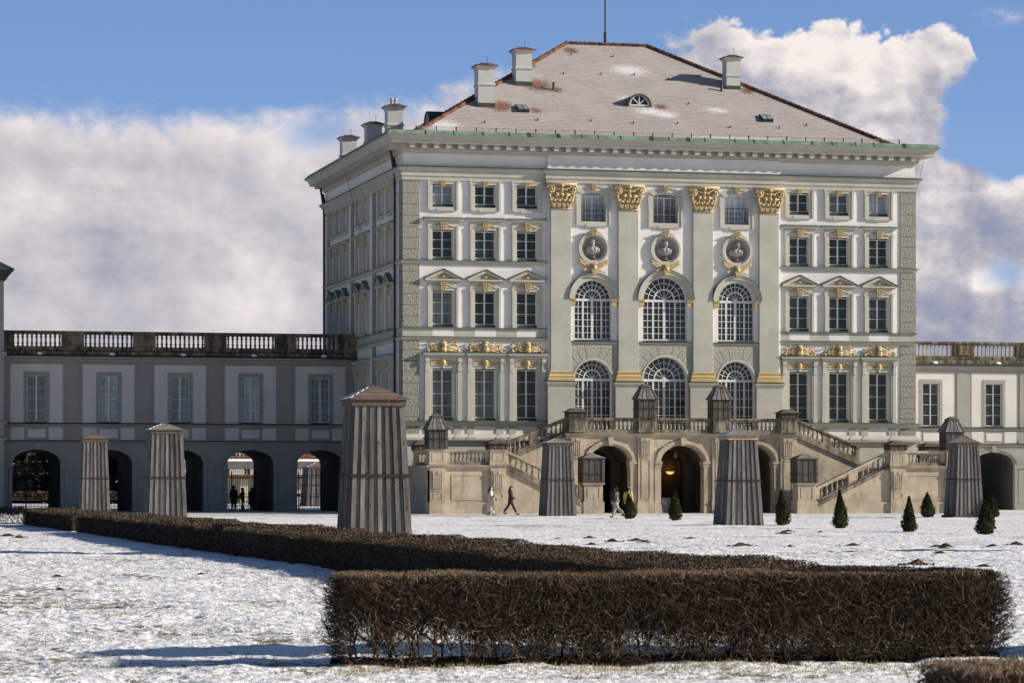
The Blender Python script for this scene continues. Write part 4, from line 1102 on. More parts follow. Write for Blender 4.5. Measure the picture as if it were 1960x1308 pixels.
    for a in parapet_blocks:
        if fp is None:
            q = MB(); q.box(-.75, .75, -.22, .26, 11.20, 12.04); q.box(-.45, .45, -.27, -.2, 11.28, 11.96); fp = q.build('balustrade_pier', 'bal', o, (a, 0, 0), bevel=.02)
        else: copy_tree(fp, o, (a, 0, 0))
    fs = None
    for c in centres:
        q = c + .15
        if fs is None:
            s_ = MB(); s_.ell((0, -.42, 10.72), (.17, .14, .10)); s_.ell((.12, -.40, 10.70), (.11, .12, .08)); fs = s_.build('snow_clump', 'snowcap', t, (q, 0, 0), smooth=True)
        else: copy_tree(fs, t, (q, 0, 0))
    return t
LC = [-22.04, -17.17, -12.30, -7.43, -2.56]
gallery('gallery_wing', 'long arcaded gallery wing in blue shade, five bays under a black-stained balustrade', -24.4, -.05, LC, 0, [a + 2.435 for a in LC[:-1]] + [-24.3, -.6], 'glass_wing')
RC = [PW + 2.56 + 4.9 * i for i in range(5)]
gallery('gallery_wing', 'sunlit cream gallery wing with tall windows beside the rough stucco corner of the palace', PW + .05, PW + 26, RC, 0, [a + 2.45 for a in RC] + [PW + .5], 'glass', 7.0)
# the corner building beyond the shaded gallery
cb = empty('corner_building', (-24.35, 14.2, 0), 'grey corner building with projecting eaves, only its edge showing beside the shaded gallery', 'building')
q = MB(); q.box(-16, 0, 0, 26, 0, 15.9); q.build('wall', 'wing_grey', cb)
q = MB(); q.sweep([(-16, 26), (-16, 0), (0, 0), (0, 26)], [(0, 15.5), (.15, 15.55), (.3, 15.8), (.62, 16.15), (.66, 16.3), (0, 16.32)]); q.build('cornice', 'dark_sill', cb)
q = MB(); q.poly([(-16.6, -.6, 16.3), (.6, -.6, 16.3), (-5, 13, 20.5), (-11, 13, 20.5)]); q.poly([(.6, -.6, 16.3), (.6, 26.6, 16.3), (-5, 13, 20.5)]); q.poly([(-16.6, 26.6, 16.3), (-16.6, -.6, 16.3), (-11, 13, 20.5)]); q.poly([(.6, 26.6, 16.3), (-16.6, 26.6, 16.3), (-11, 13, 20.5), (-5, 13, 20.5)]); q.build('roof', 'roof', cb)
for a, b in ((4.75, 5.0), (5.85, 6.05), (10.4, 10.7)):
    q = MB(); q.sweep([(-16, 26), (-16, 0), (0, 0), (0, 26)], [(0, a), (.15, a + .04), (.2, b), (0, b + .03)]); q.build('string_course', 'wing_grey', cb)

# ------------------------------------------------------------------ garden staircase
st = empty('garden_staircase', (MX, -4, 0), 'weathered sandstone double staircase with three arches, balustrades and flights to both sides', 'staircase')
OX, OY = MX, -4.0
YF = -8.0 - OY            # front plane of the lower flights, local
ARC = [(-4.85, 1.36), (0, 1.45), (4.85, 1.36)]
PIERX = [-7.12, -2.50, 2.50, 7.12]
w = MB(); zs, ra = 3.30, 1.05
rects = [(c - h_, c + h_, 0, zs + ra) for c, h_ in ARC]
wall_grid(w, -7.8, 7.8, 0, 5.14, 0, .7, rects)
for c, h_ in ARC: infill(w, arc_pts(c, h_, zs, ra, 22), zs + ra, 0, .7)
w.poly([(-7.8, 0, 5.14), (7.8, 0, 5.14), (7.8, 4.2, 5.14), (-7.8, 4.2, 5.14)])
for s_ in (-1, 1): w.poly([(s_ * 7.8, 0, 0), (s_ * 7.8, 3.6, 0), (s_ * 7.8, 3.6, 5.14), (s_ * 7.8, 0, 5.14)])
w.build('arcade_wall', 'stone', st)
am = None
for c, h_ in ARC:
    m_ = MB()
    arch_band(m_, arc_pts(0, h_, zs, ra, 22), arc_pts(0, h_ + .12, zs, ra + .12, 22), -.06, .0); arch_band(m_, arc_pts(0, h_ + .12, zs, ra + .12, 22), arc_pts(0, h_ + .34, zs, ra + .33, 22), -.12, .0)
    m_.xz([(-.11, zs + ra - .02), (.11, zs + ra - .02), (.17, 4.86), (-.17, 4.86)], -.24, 0)
    for s_ in (-1, 1):
        a, b = sorted((s_ * (h_ - .08), s_ * (h_ + .42))); m_.box(a, b, -.14, .75, zs - .12, zs + .02); m_.box(a + .03, b - .03, -.09, .73, zs - .34, zs - .12)
        a, b = sorted((s_ * h_, s_ * (h_ + .4))); m_.box(a, b, -.07, .0, .5, zs - .34); m_.box(a - .03, b + .03, -.12, .72, 0, .5)
    m_.build('arch_moulding', 'stone', st, (c, 0, 0))
# passage behind: inner ring of arches and the dark hall
w = MB()
rects = [(c - h_ + .15, c + h_ - .15, 0, 4.1) for c, h_ in ARC]
wall_grid(w, -7.8, 7.8, 0, 5.1, 4.1, .6, rects)
for c, h_ in ARC: infill(w, arc_pts(c, h_ - .15, 3.1, 1.0, 18), 4.1, 4.1, 4.7)
w.poly([(-7.75, .7, 5.0), (7.75, .7, 5.0), (7.75, 14, 5.0), (-7.75, 14, 5.0)]); w.poly([(-7.75, 14, 0), (7.75, 14, 0), (7.75, 14, 5), (-7.75, 14, 5)])
for s_ in (-1, 1): w.poly([(s_ * 7.75, .7, 0), (s_ * 7.75, 14, 0), (s_ * 7.75, 14, 5), (s_ * 7.75, .7, 5)])
for x in (-2.5, 2.5): w.box(x - .5, x + .5, .9, 4.0, 0, 5.0); w.box(x - .35, x + .35, 5.2, 13.9, 0, 5.0)
for s_ in (-1, 1): w.box(*sorted((s_ * 6.35, s_ * 7.7)), .9, 4.0, 0, 5.0)
for c, h_ in ARC:
    a = arc_pts(c, h_ + .1, 3.3, 1.1, 16)
    for p, q in zip(a, a[1:]): w.poly([(p[0], .7, p[1]), (q[0], .7, q[1]), (q[0], 4.1, q[1]), (p[0], 4.1, p[1])])
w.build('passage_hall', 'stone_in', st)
def pilaster_strip(x, y, z0, z1, wd=1.02, name='pier'):
    q = MB(); q.box(x - wd / 2, x + wd / 2, y - .16, y, z0, z1); q.box(x - wd / 2 - .05, x + wd / 2 + .05, y - .22, y, z0, z0 + .75)
    a = .30
    for u0, u1, v0, v1 in ((x - a, x + a, z0 + .95, z0 + 1.0), (x - a, x + a, z1 - 1.62, z1 - 1.57), (x - a, x - a + .05, z0 + 1.0, z1 - 1.62), (x + a - .05, x + a, z0 + 1.0, z1 - 1.62)): q.box(u0, u1, y - .185, y - .155, v0, v1)
    o = q.build(name, 'stone', st)
    q = MB(); q.box(x - .34, x + .34, y - .24, y - .15, z1 - .40, z1 - .18); q.ell((x, y - .25, z1 - .29), (.08, .03, .08))
    for i in range(5): u = x - .26 + .13 * i; q.box(u - .038, u + .038, y - .22, y - .15, z1 - 1.30, z1 - .40)
    q.box(x - .30, x + .30, y - .21, y - .15, z1 - 1.46, z1 - 1.36); q.build('triglyph', 'stone', o)
for x in PIERX: pilaster_strip(x, 0, 0, 5.0)
def course(path, z, name='cornice', out=.0, mat='stone'):
    q = MB(); q.sweep(path, [(0, z - .22), (.06, z - .2), (.10, z - .06), (.22, z + .02), (.26, z + .10), (0, z + .13)]); return q.build(name, mat, st)
pp = [(-7.8, 3.6), (-7.8, 0)]
for x in PIERX: pp += [(x - .56, 0), (x - .56, -.17), (x + .56, -.17), (x + .56, 0)]
pp = [(-7.8, 0)] + [p for p in pp[2:]] + [(7.8, 0)]
pp[0] = (-7.80, 0)
course(pp, 5.02)
snb = MB()
for a, b in ((-6.5, -3.1), (-1.9, 1.9), (3.1, 6.5)): snb.box(a, b, -.25, -.12, 5.151, 5.175)
snb.build('snow_strip', 'snowcap', st)
def post(x, y, z0, z1, wd, dp=None, name='balustrade_post', panel=True):
    dp = dp or wd; q = MB(); h = z1 - z0
    q.box(x - wd / 2, x + wd / 2, y - dp / 2, y + dp / 2, z0, z1 - .12); q.box(x - wd / 2 - .06, x + wd / 2 + .06, y - dp / 2 - .06, y + dp / 2 + .06, z0, z0 + .2)
    q.box(x - wd / 2 - .05, x + wd / 2 + .05, y - dp / 2 - .05, y + dp / 2 + .05, z1 - .16, z1)
    if panel:
        a = wd * .34
        for u0, u1, v0, v1 in ((x - a, x + a, z0 + .26, z0 + .29), (x - a, x + a, z1 - .27, z1 - .24), (x - a, x - a + .03, z0 + .29, z1 - .27), (x + a - .03, x + a, z0 + .29, z1 - .27)): q.box(u0, u1, y - dp / 2 - .02, y - dp / 2 + .01, v0, v1)
    return q.build(name, 'stone_top' if z0 > 5 else 'stone', st, bevel=.012)
BFIRST = {}
def rail(x0, y0, z0, x1, y1, z1, n, h=.78, gaps=(), mat='stone_top', bmat='bal_pale', pad=.28, wd=.20, part='balustrade'):
    """base rail, top rail and balusters between two points; z is the foot"""
    a, b = Vector((x0, y0, z0)), Vector((x1, y1, z1)); L = (b - a).length
    u = (b - a).normalized(); s_ = Vector((u.x, u.y, 0)).normalized(); o = Vector((-s_.y, s_.x, 0)) * wd
    def bar(mb, za, zb, k_=1.0, p0=0.0, p1=1.0):
        A, B = a + (b - a) * p0, a + (b - a) * p1
        mb.loft([A - o * k_ + Vector((0, 0, za)), A + o * k_ + Vector((0, 0, za)), A + o * k_ + Vector((0, 0, zb)), A - o * k_ + Vector((0, 0, zb))], [B - o * k_ + Vector((0, 0, za)), B + o * k_ + Vector((0, 0, za)), B + o * k_ + Vector((0, 0, zb)), B - o * k_ + Vector((0, 0, zb))])
    q = MB(); bar(q, 0, .17, 1.15); P = q.build(part, mat, st)
    q = MB(); bar(q, .17 + h - .20, .17 + h - .12, .85); bar(q, .17 + h - .12, .17 + h, 1.1)
    f = pad / L; bar(q, .17, .17 + h - .2, .8, 0, f); bar(q, .17, .17 + h - .2, .8, 1 - f, 1)
    for g0, g1 in gaps: bar(q, .17, .17 + h - .2, .8, g0, g1)
    q.build('balustrade_rail', 'stone_top' if max(z0, z1) > 5 else 'stone', P)
    hb = h - .20
    if (hb, bmat) not in BFIRST: BFIRST[(hb, bmat)] = None
    ts = [f + (1 - 2 * f) * (i + .5) / n for i in range(n)]
    for t in ts:
        if any(g0 - .01 < t < g1 + .01 for g0, g1 in gaps): continue
        p = a + (b - a) * t + Vector((0, 0, .17))
        if BFIRST[(hb, bmat)] is None: BFIRST[(hb, bmat)] = baluster_mesh(hb, .095).build('baluster', bmat, P, p)
        else: copy_tree(BFIRST[(hb, bmat)], P, p)
    return P
PZ = 5.16
rail(PIERX[0] + .5, -.02, PZ, PIERX[1] - .5, -.02, PZ, 11); rail(PIERX[1] + .5, -.02, PZ, PIERX[2] - .5, -.02, PZ, 13); rail(PIERX[2] + .5, -.02, PZ, PIERX[3] - .5, -.02, PZ, 11)
for x in PIERX: post(x, -.02, PZ, 6.13, 1.08, .9)
# lower walls, landings and flights, once for each side
LZ, LX0, LX1, SX = 2.92, -17.55, -12.75, -7.05
for sg in (-1, 1):
    X = lambda x: x * -sg if sg == 1 else x          # left side as drawn, the other mirrored
    def xb(mb, a, b, *r): mb.box(*sorted((X(a), X(b))), *r)
    fy = YF
    w = MB()
    xb(w, LX0 + .0, LX1 + .0, fy, fy + .5, 0, LZ)
    xb(w, LX0 + .5, LX1, fy + .5, 3.3, LZ - .25, LZ)
    q = [(X(LX1), 0), (X(SX - .4), 0), (X(SX - .4), .45), (X(LX1), LZ)]
    w.xz(q if sg < 0 else q[::-1], fy + .02, fy + .48)
    q = [(X(LX1), 0), (X(-7.8), 0), (X(-7.8), 5.1), (X(LX1), LZ)]
    w.xz(q if sg < 0 else q[::-1], .04, .5)
    q = [(X(LX1), 0), (X(SX - .4), 0), (X(SX - .4), .1), (X(LX1), LZ - .1)]
    w.xz(q if sg < 0 else q[::-1], fy + 3.45, fy + 3.9)
    w.build('flight_wall', 'stone', st)
    # outer end wall of the landing, with two oval holes
    ev = MB(); ov = [(3.4 - OY * 0, 1.6), (6.8, 1.6)]
    def ypt(yw): return yw - OY
    Y0, Y1 = fy, 3.3
    ys = [(ypt(-6.75), .20), (ypt(-3.5), .20)]
    xs = X(LX0)
    cuts = sorted([Y0] + [v for c, h_ in ys for v in (c - h_, c + h_)] + [Y1])
    for a, b in zip(cuts, cuts[1:]):
        c = (a + b) / 2
        if any(abs(c - cc) < .01 for cc, h_ in ys):
            cc = c; n = 14
            for sgn, zt in ((1, LZ), (-1, 0)):
                pts = [(cc - .20 * math.cos(PI * i / n), 1.6 + sgn * .46 * math.sin(PI * i / n)) for i in range(n + 1)]
                for (u0, v0), (u1, v1) in zip(pts, pts[1:]):
                    ev.poly([(xs, u0, v0), (xs, u1, v1), (xs, u1, zt), (xs, u0, zt)]); ev.poly([(xs, u0, v0), (xs, u1, v1), (xs - .4 * sg, u1, v1), (xs - .4 * sg, u0, v0)])
        else: ev.poly([(xs, a, 0), (xs, b, 0), (xs, b, LZ), (xs, a, LZ)])
    ev.build('end_wall', 'stone', st)
    tr = MB()
    for zz in (.0,): xb(tr, LX0 - .05, SX - .4, fy - .08, fy + .001, 0, .72)
    xb(tr, LX0 - .08, LX0 + .001, fy - .07, 3.3, 0, .72)
    def frame(a, b, c, d, t=.07):
        for u0, u1, v0, v1 in ((a, b, c, c + t), (a, b, d - t, d), (a, a + t, c + t, d - t), (b - t, b, c + t, d - t)): xb(tr, u0, u1, fy - .03, fy + .002, v0, v1)
    frame(-16.15, -13.75, .86, 2.45)
    tr.build('wall_trim', 'stone', st)
    for x in (-17.05, -13.2): pilaster_strip(X(x), fy, 0, LZ - .05, .98, 'pier')
    q = MB(); path = [(LX0, 3.3), (LX0, fy), (LX1 + .1, fy)]
    if sg > 0: path = [(-x, y) for x, y in reversed(path)]
    course(path, LZ)
    # sloping string under the flights
    for (xa, za, xe, ze, y) in ((LX1 + .1, LZ + .05, SX - .35, .45, fy - .10), (LX1 + .5, LZ + .3, -7.8, 5.1, -.08)):
        q = MB(); q.loft([(X(xa), y, za - .2), (X(xa), y + .6, za - .2), (X(xa), y + .6, za + .06), (X(xa), y, za + .06)], [(X(xe), y, ze - .2), (X(xe), y + .6, ze - .2), (X(xe), y + .6, ze + .06), (X(xe), y, ze + .06)])
        q.build('sloping_string', 'stone_top', st)
    stp = MB()
    for i in range(17):
        t0, t1 = i / 17, (i + 1) / 17; xa, xe = SX - .4 + (LX1 - SX + .4) * t0, LX1
        xb(stp, xa, LX1 - .01, fy + .5, fy + 3.5, LZ * t0, LZ * t1)
    for i in range(13):
        t0, t1 = i / 13, (i + 1) / 13; xa = LX1 + (-7.8 - LX1) * t0
        xb(stp, xa, -7.81, .5, 3.3, LZ + (5.1 - LZ) * t0, LZ + (5.1 - LZ) * t1)
    stp.build('flight', 'stone', st)
    # balustrades
    rz0 = LZ + .13
    rail(X(-16.5), fy + .25, rz0, X(-13.7), fy + .25, rz0, 9, .78)
    rail(X(-12.75), fy + .25, rz0 - .02, X(-7.7), fy + .25, .66, 13, .82, gaps=((.44, .56),))
    rail(X(-12.1), .22, rz0 + .32, X(-7.65), .22, PZ + .02, 13, .80, gaps=((.44, .56),))
    rail(X(LX0 + .42), fy + .9, rz0, X(LX0 + .42), fy + 3.6, rz0, 4, .78)
    post(X(-17.05), fy + .32, LZ + .12, 4.05, 1.06, .95); post(X(-13.2), fy + .32, LZ + .12, 4.05, 1.06, .95)
    post(X(-17.1), fy + 4.2, LZ + .12, 4.0, .95, .95)
    q = MB(); xb(q, -7.73, -6.37, fy - .12, fy + 1.1, 0, .78); xb(q, -7.65, -6.45, fy - .05, fy + 1.02, .78, 1.82); xb(q, -7.75, -6.35, fy - .15, fy + 1.15, 1.82, 1.96)
    for u0, u1, v0, v1 in ((-7.45, -6.65, .95, .99), (-7.45, -6.65, 1.63, 1.67), (-7.45, -7.41, .99, 1.63), (-6.69, -6.65, .99, 1.63)): xb(q, u0, u1, fy - .075, fy - .04, v0, v1)
    q.build('newel_pedestal', 'stone', st, bevel=.015)
# the lamp in the middle arch
lm = empty('wall_lamp', (19.0, 3.6, 2.55), 'glowing amber bowl lamp inside the middle arch of the staircase', 'lamp')
q = MB(); q.lathe(0, 0, [(.05, -.02), (.18, .02), (.26, .12), (.28, .16)], 14); em = bpy.data.materials.new('lamp_glow'); em.use_nodes = True
bs = em.node_tree.nodes['Principled BSDF']; bs.inputs['Emission Color'].default_value = (1, .50, .12, 1); bs.inputs['Emission Strength'].default_value = 1.0; bs.inputs['Base Color'].default_value = (.8, .5, .2, 1)
q.build('bowl', em, lm)
q = MB(); q.box(-1.3, 1.3, .42, .46, -1.5, 1.9); q.build('glow_backing', 'stone_in', lm)  # piece of wall added behind the bowl to catch its glow
pl = bpy.data.lights.new('lamp_light', 'POINT'); pl.energy = 1.1; pl.color = (1, .55, .18); pl.shadow_soft_size = .05
po = bpy.data.objects.new('lamp_light', pl); COL.objects.link(po); po.parent = lm; po.location = (0, 0, .25)
q = MB(); q.tube([(0, 0, .75), (0, 0, .3)], .012, 5); q.lathe(0, 0, [(.04, .3), (.11, .24), (.13, .02), (.06, -.06)], 8)
tag(q.build('hanging_lantern', 'bust', None, (17.9, -1.2, 3.62)), 'small pale lantern hanging in the crown of the middle arch', 'lantern')
ib = empty('information_board', (16.62, -3.3, 0), 'grey information board leaning at the foot of the middle arch', 'notice board', rz=R(4))
q = MB(); q.loft([(-.36, -.02, .02), (.36, -.02, .02), (.36, .02, .02), (-.36, .02, .02)], [(-.36, .10, 1.0), (.36, .10, 1.0), (.36, .14, 1.0), (-.36, .14, 1.0)]); q.build('panel', plain('board_grey', (.10, .115, .125), .5), ib)
q = MB(); q.loft([(-.22, .028, .52), (.12, .028, .52), (.12, .034, .52), (-.22, .034, .52)], [(-.22, .074, .9), (.12, .074, .9), (.12, .08, .9), (-.22, .08, .9)]); q.build('notice_sheet', plain('notice_paper', (.20, .22, .23), .7), ib)

# ------------------------------------------------------------------ timber winter covers
def board_face(mb, hb, ht, z0, z1, n=7, out=.03):
    """boards and cover strips over one tapering face, facing -y at distance h"""
    tot = 2 * n - 1; ws = [1.0 if i % 2 == 0 else .8 for i in range(tot)]; S = sum(ws); u = 0
    for i, w_ in enumerate(ws):
        a, b = -1 + 2 * u / S, -1 + 2 * (u + w_) / S; u += w_; o = out if i % 2 == 0 else 0.0
        a += .006; b -= .006
        mb.append(([(a * hb, -hb - o, z0), (b * hb, -hb - o, z0), (b * hb, -hb + .03, z0), (a * hb, -hb + .03, z0)], [(a * ht, -ht - o, z1), (b * ht, -ht - o, z1), (b * ht, -ht + .03, z1), (a * ht, -ht + .03, z1)]))
def rot4(pts, k_):
    c, s_ = [(1, 0), (0, 1), (-1, 0), (0, -1)][k_]
    return [(x * c - y * s_, x * s_ + y * c, z) for x, y, z in pts]
def boarded(hb, ht, z0, z1, n, out=.05):
    L = []; board_face(L, hb, ht, z0, z1, n, out); m_ = MB()
    for k_ in range(4):
        for a, b in L: m_.loft(rot4(a, k_), rot4(b, k_))
    return m_
def stepped_cap(w0, z0, h, steps=4):
    m_ = MB()
    for i in range(steps):
        a, b = w0 * (1 - i / (steps + .6)), w0 * (1 - (i + 1) / (steps + .6))
        za, zb = z0 + h * i / steps, z0 + h * (i + 1) / steps
        m_.frust(0, 0, za, za + .028, a, a - .04); m_.frust(0, 0, za + .028, zb + .01, a - .06, b + .05)
    m_.frust(0, 0, z0 + h, z0 + h + .04, w0 * .17, w0 * .13); return m_
def iron_band(h, z, t=.03):
    m_ = MB(); e = h + .05
    for k_ in range(4):
        p = rot4([(-e, -e - .012, z - t), (e, -e - .012, z - t), (e, -e + .01, z - t), (-e, -e + .01, z - t)], k_); q = [(x, y, z + t) for x, y, zz in p]; m_.loft(p, q)
    return m_
def obelisk_cover(loc, label, hb, ht, H, cap, wmat='wood', capmat='wood_brown', fasc='wood_brown', snow=True, rz=0, n=7, foot=0):
    t = empty('statue_cover', loc, label, 'statue cover', 'timber winter covers over garden statues', rz)
    if foot:
        q = MB(); q.frust(0, 0, -.1, foot, 2 * hb + .3, 2 * hb + .25); q.build('base_board', 'wood_dark', t)
    zt = H - cap - .14
    boarded(hb, ht, foot - .05 if not foot else foot, zt, n).build('boards', wmat, t)
    q = MB(); q.frust(0, 0, 0, zt, 2 * hb - .08, 2 * ht - .08); q.build('inner_box', 'wood_dark', t)
    q = MB(); q.box(-ht - .08, ht + .08, -ht - .08, ht + .08, zt - .02, zt + .14); q.build('fascia', fasc, t)
    stepped_cap(2 * ht + .28, zt + .14, cap, 4).build('cap_roof', capmat, t)
    if snow:
        q = MB(); w0 = 2 * ht + .28
        for i in range(4):      # the shaded slope keeps its snow
            a = w0 / 2 * (1 - i / 4.6); b = w0 / 2 * (1 - (i + 1) / 4.6); za = zt + .17 + cap * i / 4; zb = zt + .15 + cap * (i + 1) / 4
            q.loft([(-a + .03, -a + .08, za), (-a + .03, a - .08, za), (-a + .03, a - .08, za + .02), (-a + .03, -a + .08, za + .02)], [(-b - .03, -b + .05, zb), (-b - .03, b - .05, zb), (-b - .03, b - .05, zb + .02), (-b - .03, -b + .05, zb + .02)])
        q.build('snow_dusting', 'snowcap', t)
    zi = H * .47; iron_band(hb + (ht - hb) * zi / zt + .03, zi).build('iron_band', 'rust', t)
    return t
obelisk_cover((-24.76, -114.9, -.03), 'largest statue cover, brown-stained boards under a stepped cap, behind the long hedge', .805, .62, 4.28, .34)
obelisk_cover((-22.58, -56.2, -.03), 'pale-capped grey statue cover, taller of the two before the shaded arcade', .85, .67, 4.52, .28, 'wood', 'wood')
obelisk_cover((-21.86, -19.3, -.03), 'narrow dark-capped statue cover, smaller of the two before the shaded arcade', .80, .64, 4.70, .28, 'wood', 'wood_brown', snow=False)
obelisk_cover((5.0, -20.0, -.03), 'plain grey statue cover with a flat pale cap in front of the falling stair flight', .87, .67, 4.52, .26, 'wood', 'wood')
obelisk_cover((1.35, -65.0, -.03), 'grey statue cover with a fresh yellowish fascia board under its cap', .85, .61, 4.26, .34, 'wood', 'wood', 'wood_pale')
obelisk_cover((24.6, -34.0, -.03), 'brown-capped grey statue cover on a base board, by the sunlit wing', .81, .60, 4.52, .38, 'wood', 'wood_brown', 'wood_brown', True, 0, 7, .16)
obelisk_cover((-26.0, -162.6, -.03), 'unseen timber statue cover beyond the bare end of the front hedge, placed for its shadow', .85, .65, 4.3, .3)  # out of view, added to cast a shadow stripe past the front hedge
obelisk_cover((-2.2, -118.9, -.03), 'unseen timber statue cover on the far lawn, placed for its shadow', .85, .65, 4.3, .3)  # also out of view, added for the shadow stripe across the lawn
def tower_cover(loc, label, hw=.60, hb=1.18):
    t = empty('vase_cover', loc, label, 'vase cover', 'boarded covers on the stair posts')
    boarded(hw, hw, 0, hb, 4, .02).build('boards', 'wood_dark', t); q = MB(); q.box(-hw + .03, hw - .03, -hw + .03, hw - .03, 0, hb); q.build('inner_box', 'wood_dark', t)
    boarded(hw + .12, .34, hb, hb + .72, 5, .025).build('tapered_roof', 'wood', t)
    q = MB(); q.frust(0, 0, hb, hb + .70, 2 * hw + .18, .62); q.build('roof_core', 'wood_dark', t)
    q = MB(); q.box(-.36, .36, -.36, .36, hb + .72, hb + .80); q.frust(0, 0, hb + .80, hb + 1.0, .8, .2); q.build('cap', 'wood_brown', t)
    iron_band(hw + .01, hb * .5, .02).build('iron_band', 'rust', t)
    return t
def low_cap(loc, label, hw=.58, h=.34):
    t = empty('post_cap', loc, label, 'post cap', 'boarded covers on the stair posts')
    boarded(hw, hw, 0, h, 5, .015).build('boards', 'wood_dark', t); q = MB(); q.box(-hw + .03, hw - .03, -hw + .03, hw - .03, 0, h); q.build('inner_box', 'wood_dark', t)
    q = MB(); q.frust(0, 0, h, h + .05, 2 * hw + .26, 2 * hw + .24); q.frust(0, 0, h + .05, h + .15, 2 * hw + .1, 2 * hw - .3); q.frust(0, 0, h + .15, h + .25, 2 * hw - .2, .5); q.build('lid', 'wood_brown', t); return t
def box_cover(loc, label):
    t = empty('pedestal_box', loc, label, 'pedestal cover', 'boarded covers on the stair posts'); hw = .64; h = 1.48
    boarded(hw, hw, 0, h, 4, .02).build('boards', 'wood_dark', t); q = MB(); q.box(-hw + .03, hw - .03, -hw + .03, hw - .03, 0, h); q.build('inner_box', 'wood_dark', t)
    q = MB()
    for sx in (-1, 1):
        for sy in (-1, 1): q.box(*sorted((sx * (hw - .1), sx * (hw + .05))), *sorted((sy * (hw - .1), sy * (hw + .05))), 0, h)
    q.box(-hw - .06, hw + .06, -hw - .06, hw + .06, 0, .12); q.box(-hw - .06, hw + .06, -hw - .06, hw + .06, h - .06, h + .05); q.build('corner_frame', 'wood_dark', t)
    stepped_cap(2 * hw + .26, h + .05, .28, 3).build('lid', 'wood', t); iron_band(hw + .03, .55, .02).build('iron_band', 'rust', t); return t
ZL = 4.05
tower_cover((MX - 17.05, -7.68, ZL), 'boarded vase cover with tapered roof on the landing corner near the largest statue cover')
tower_cover((MX - 2.5, -4.02, 6.13), 'boarded vase cover with tapered roof at the left side of the middle door')
tower_cover((MX + 2.5, -4.02, 6.13), 'boarded vase cover with tapered roof at the right side of the middle door')
tower_cover((MX + 17.05, -7.68, ZL), 'boarded vase cover with tapered roof beside the sunlit wing')
low_cap((MX - 7.12, -4.02, 6.13), 'low boarded cap where the upper balustrade meets the left upper flight')
low_cap((MX + 7.12, -4.02, 6.13), 'low boarded cap where the upper balustrade meets the right upper flight')
low_cap((MX - 13.2, -7.68, ZL), 'low boarded cap at the head of the left lower flight')
low_cap((MX + 13.2, -7.68, ZL), 'low boarded cap at the head of the right lower flight')
low_cap((MX - 17.1, -3.8, 4.0), 'low boarded cap on the outer rear corner of the left landing')
low_cap((MX + 17.1, -3.8, 4.0), 'low boarded cap on the outer rear corner of the right landing')
box_cover((MX - 7.05, -7.5, 1.96), 'square boarded box on the left newel pedestal before the first arch')
box_cover((MX + 7.05, -7.5, 1.96), 'square boarded box on the right newel pedestal before the last arch')

# ------------------------------------------------------------------ snow-covered ground
TRAILS = [(-44, -140, -29.5, -108), (-42, -150, -30, -146), (-38, -120, -29.6, -60), (-26, -36, 30, -28), (-26, -100, 6, -86), (-24, -60, 28, -52), (-26, -128, 0, -105), (-26, -30, 30, -24)]
def lumps(x, y):
    d = math.hypot(x - CAM.x, y - CAM.y)
    a = 1.0 if d < 80 else max(.6, 80 / d)
    fine = mnoise.noise((x * 3.1, y * 3.1, 1.7)) * .55 + mnoise.noise((x * 7.3, y * 7.3, 4.1)) * .32
    mid = mnoise.noise((x * 1.05, y * 1.05, 9.3))
    big = mnoise.noise((x * .16, y * .16, 2.2))
    trod = 1.0
    flat = max(0.0, min(1.0, (y + 27) / 8)) if y > -27 else 0.0       # the swept path before the palace
    near = max(0.0, min(1.0, (-164.6 - y) / 1.2))                      # the walk in front of the hedge is smoother
    k_ = (1 - .75 * flat) * (1 - .7 * near)
    dent = 0.0
    if d < 125:
        v_ = mnoise.voronoi((x * 2.3 + .4 * mid, y * 2.3, .5))[0][0]
        if v_ < .34: dent = -(1 - (v_ / .34) ** 2) * .055 * max(0, min(1, .5 + 1.6 * mnoise.noise((x * .35, y * .35, 7.7))))
    trail = 0.0
    for x0, y0, x1, y1 in TRAILS:
        ux, uy = x1 - x0, y1 - y0; L2 = ux * ux + uy * uy; t_ = ((x - x0) * ux + (y - y0) * uy) / L2
        if -.05 < t_ < 1.05:
            e = abs((x - x0) * uy - (y - y0) * ux) / math.sqrt(L2) + .35 * mid
            if e < .55: trail -= (1 - e / .55) * (.035 + .05 * max(0, mnoise.noise((x * 1.9, y * 1.9, 3.3))))
    return (fine * .04 + mid * .045 + dent + trail) * a * k_ + big * .06 * (1 - flat), fine
def ground_z(x, y): return lumps(x, y)[0]
angs = [YAW + R(-13.0) + R(26.0) * i / 620 for i in range(621)]
coarse = [YAW + R(13.0) + R(334.0) * (i + 1) / 61 for i in range(60)]
angs = angs + coarse
rads = [.6, 4, 8, 11, 13.5]
r = 14.0
while r < 240: rads.append(r); r += max(.06, r * r * .000027)
rads += [250, 270, 300, 340, 400, 500, 700, 1000, 1600, 2600]
NA, NR = len(angs), len(rads)
ca, sa = np.sin(angs), np.cos(angs)
V = np.zeros((NR * NA + 1, 3), np.float32); LUMP = np.zeros(NR * NA + 1, np.float32); BARE = np.zeros_like(LUMP); TROD = np.zeros_like(LUMP)
idx = 0
for r in rads:
    for q in range(NA):
        x, y = CAM.x + r * ca[q], CAM.y + r * sa[q]
        if r < 245 and q < 621:
            z, f_ = lumps(x, y); LUMP[idx] = f_
        else: z = 0.0
        if y > 10: z = min(z, 0.0) * .2 - .01
        V[idx] = (x, y, z)
        TROD[idx] = max(0.0, min(1.0, (y + 25) / 6)) if y < 60 else .3
        b = -.02
        if y < -164.2: b = -.08 + .16 * max(0, 1 - abs(y + 164.9) / .9)
        elif -45 > y: b = -.01 + .05 * max(0.0, min(1.0, (-34 - x) / 4)) * (1 if y < -120 else 0)
        BARE[idx] = b
        idx += 1
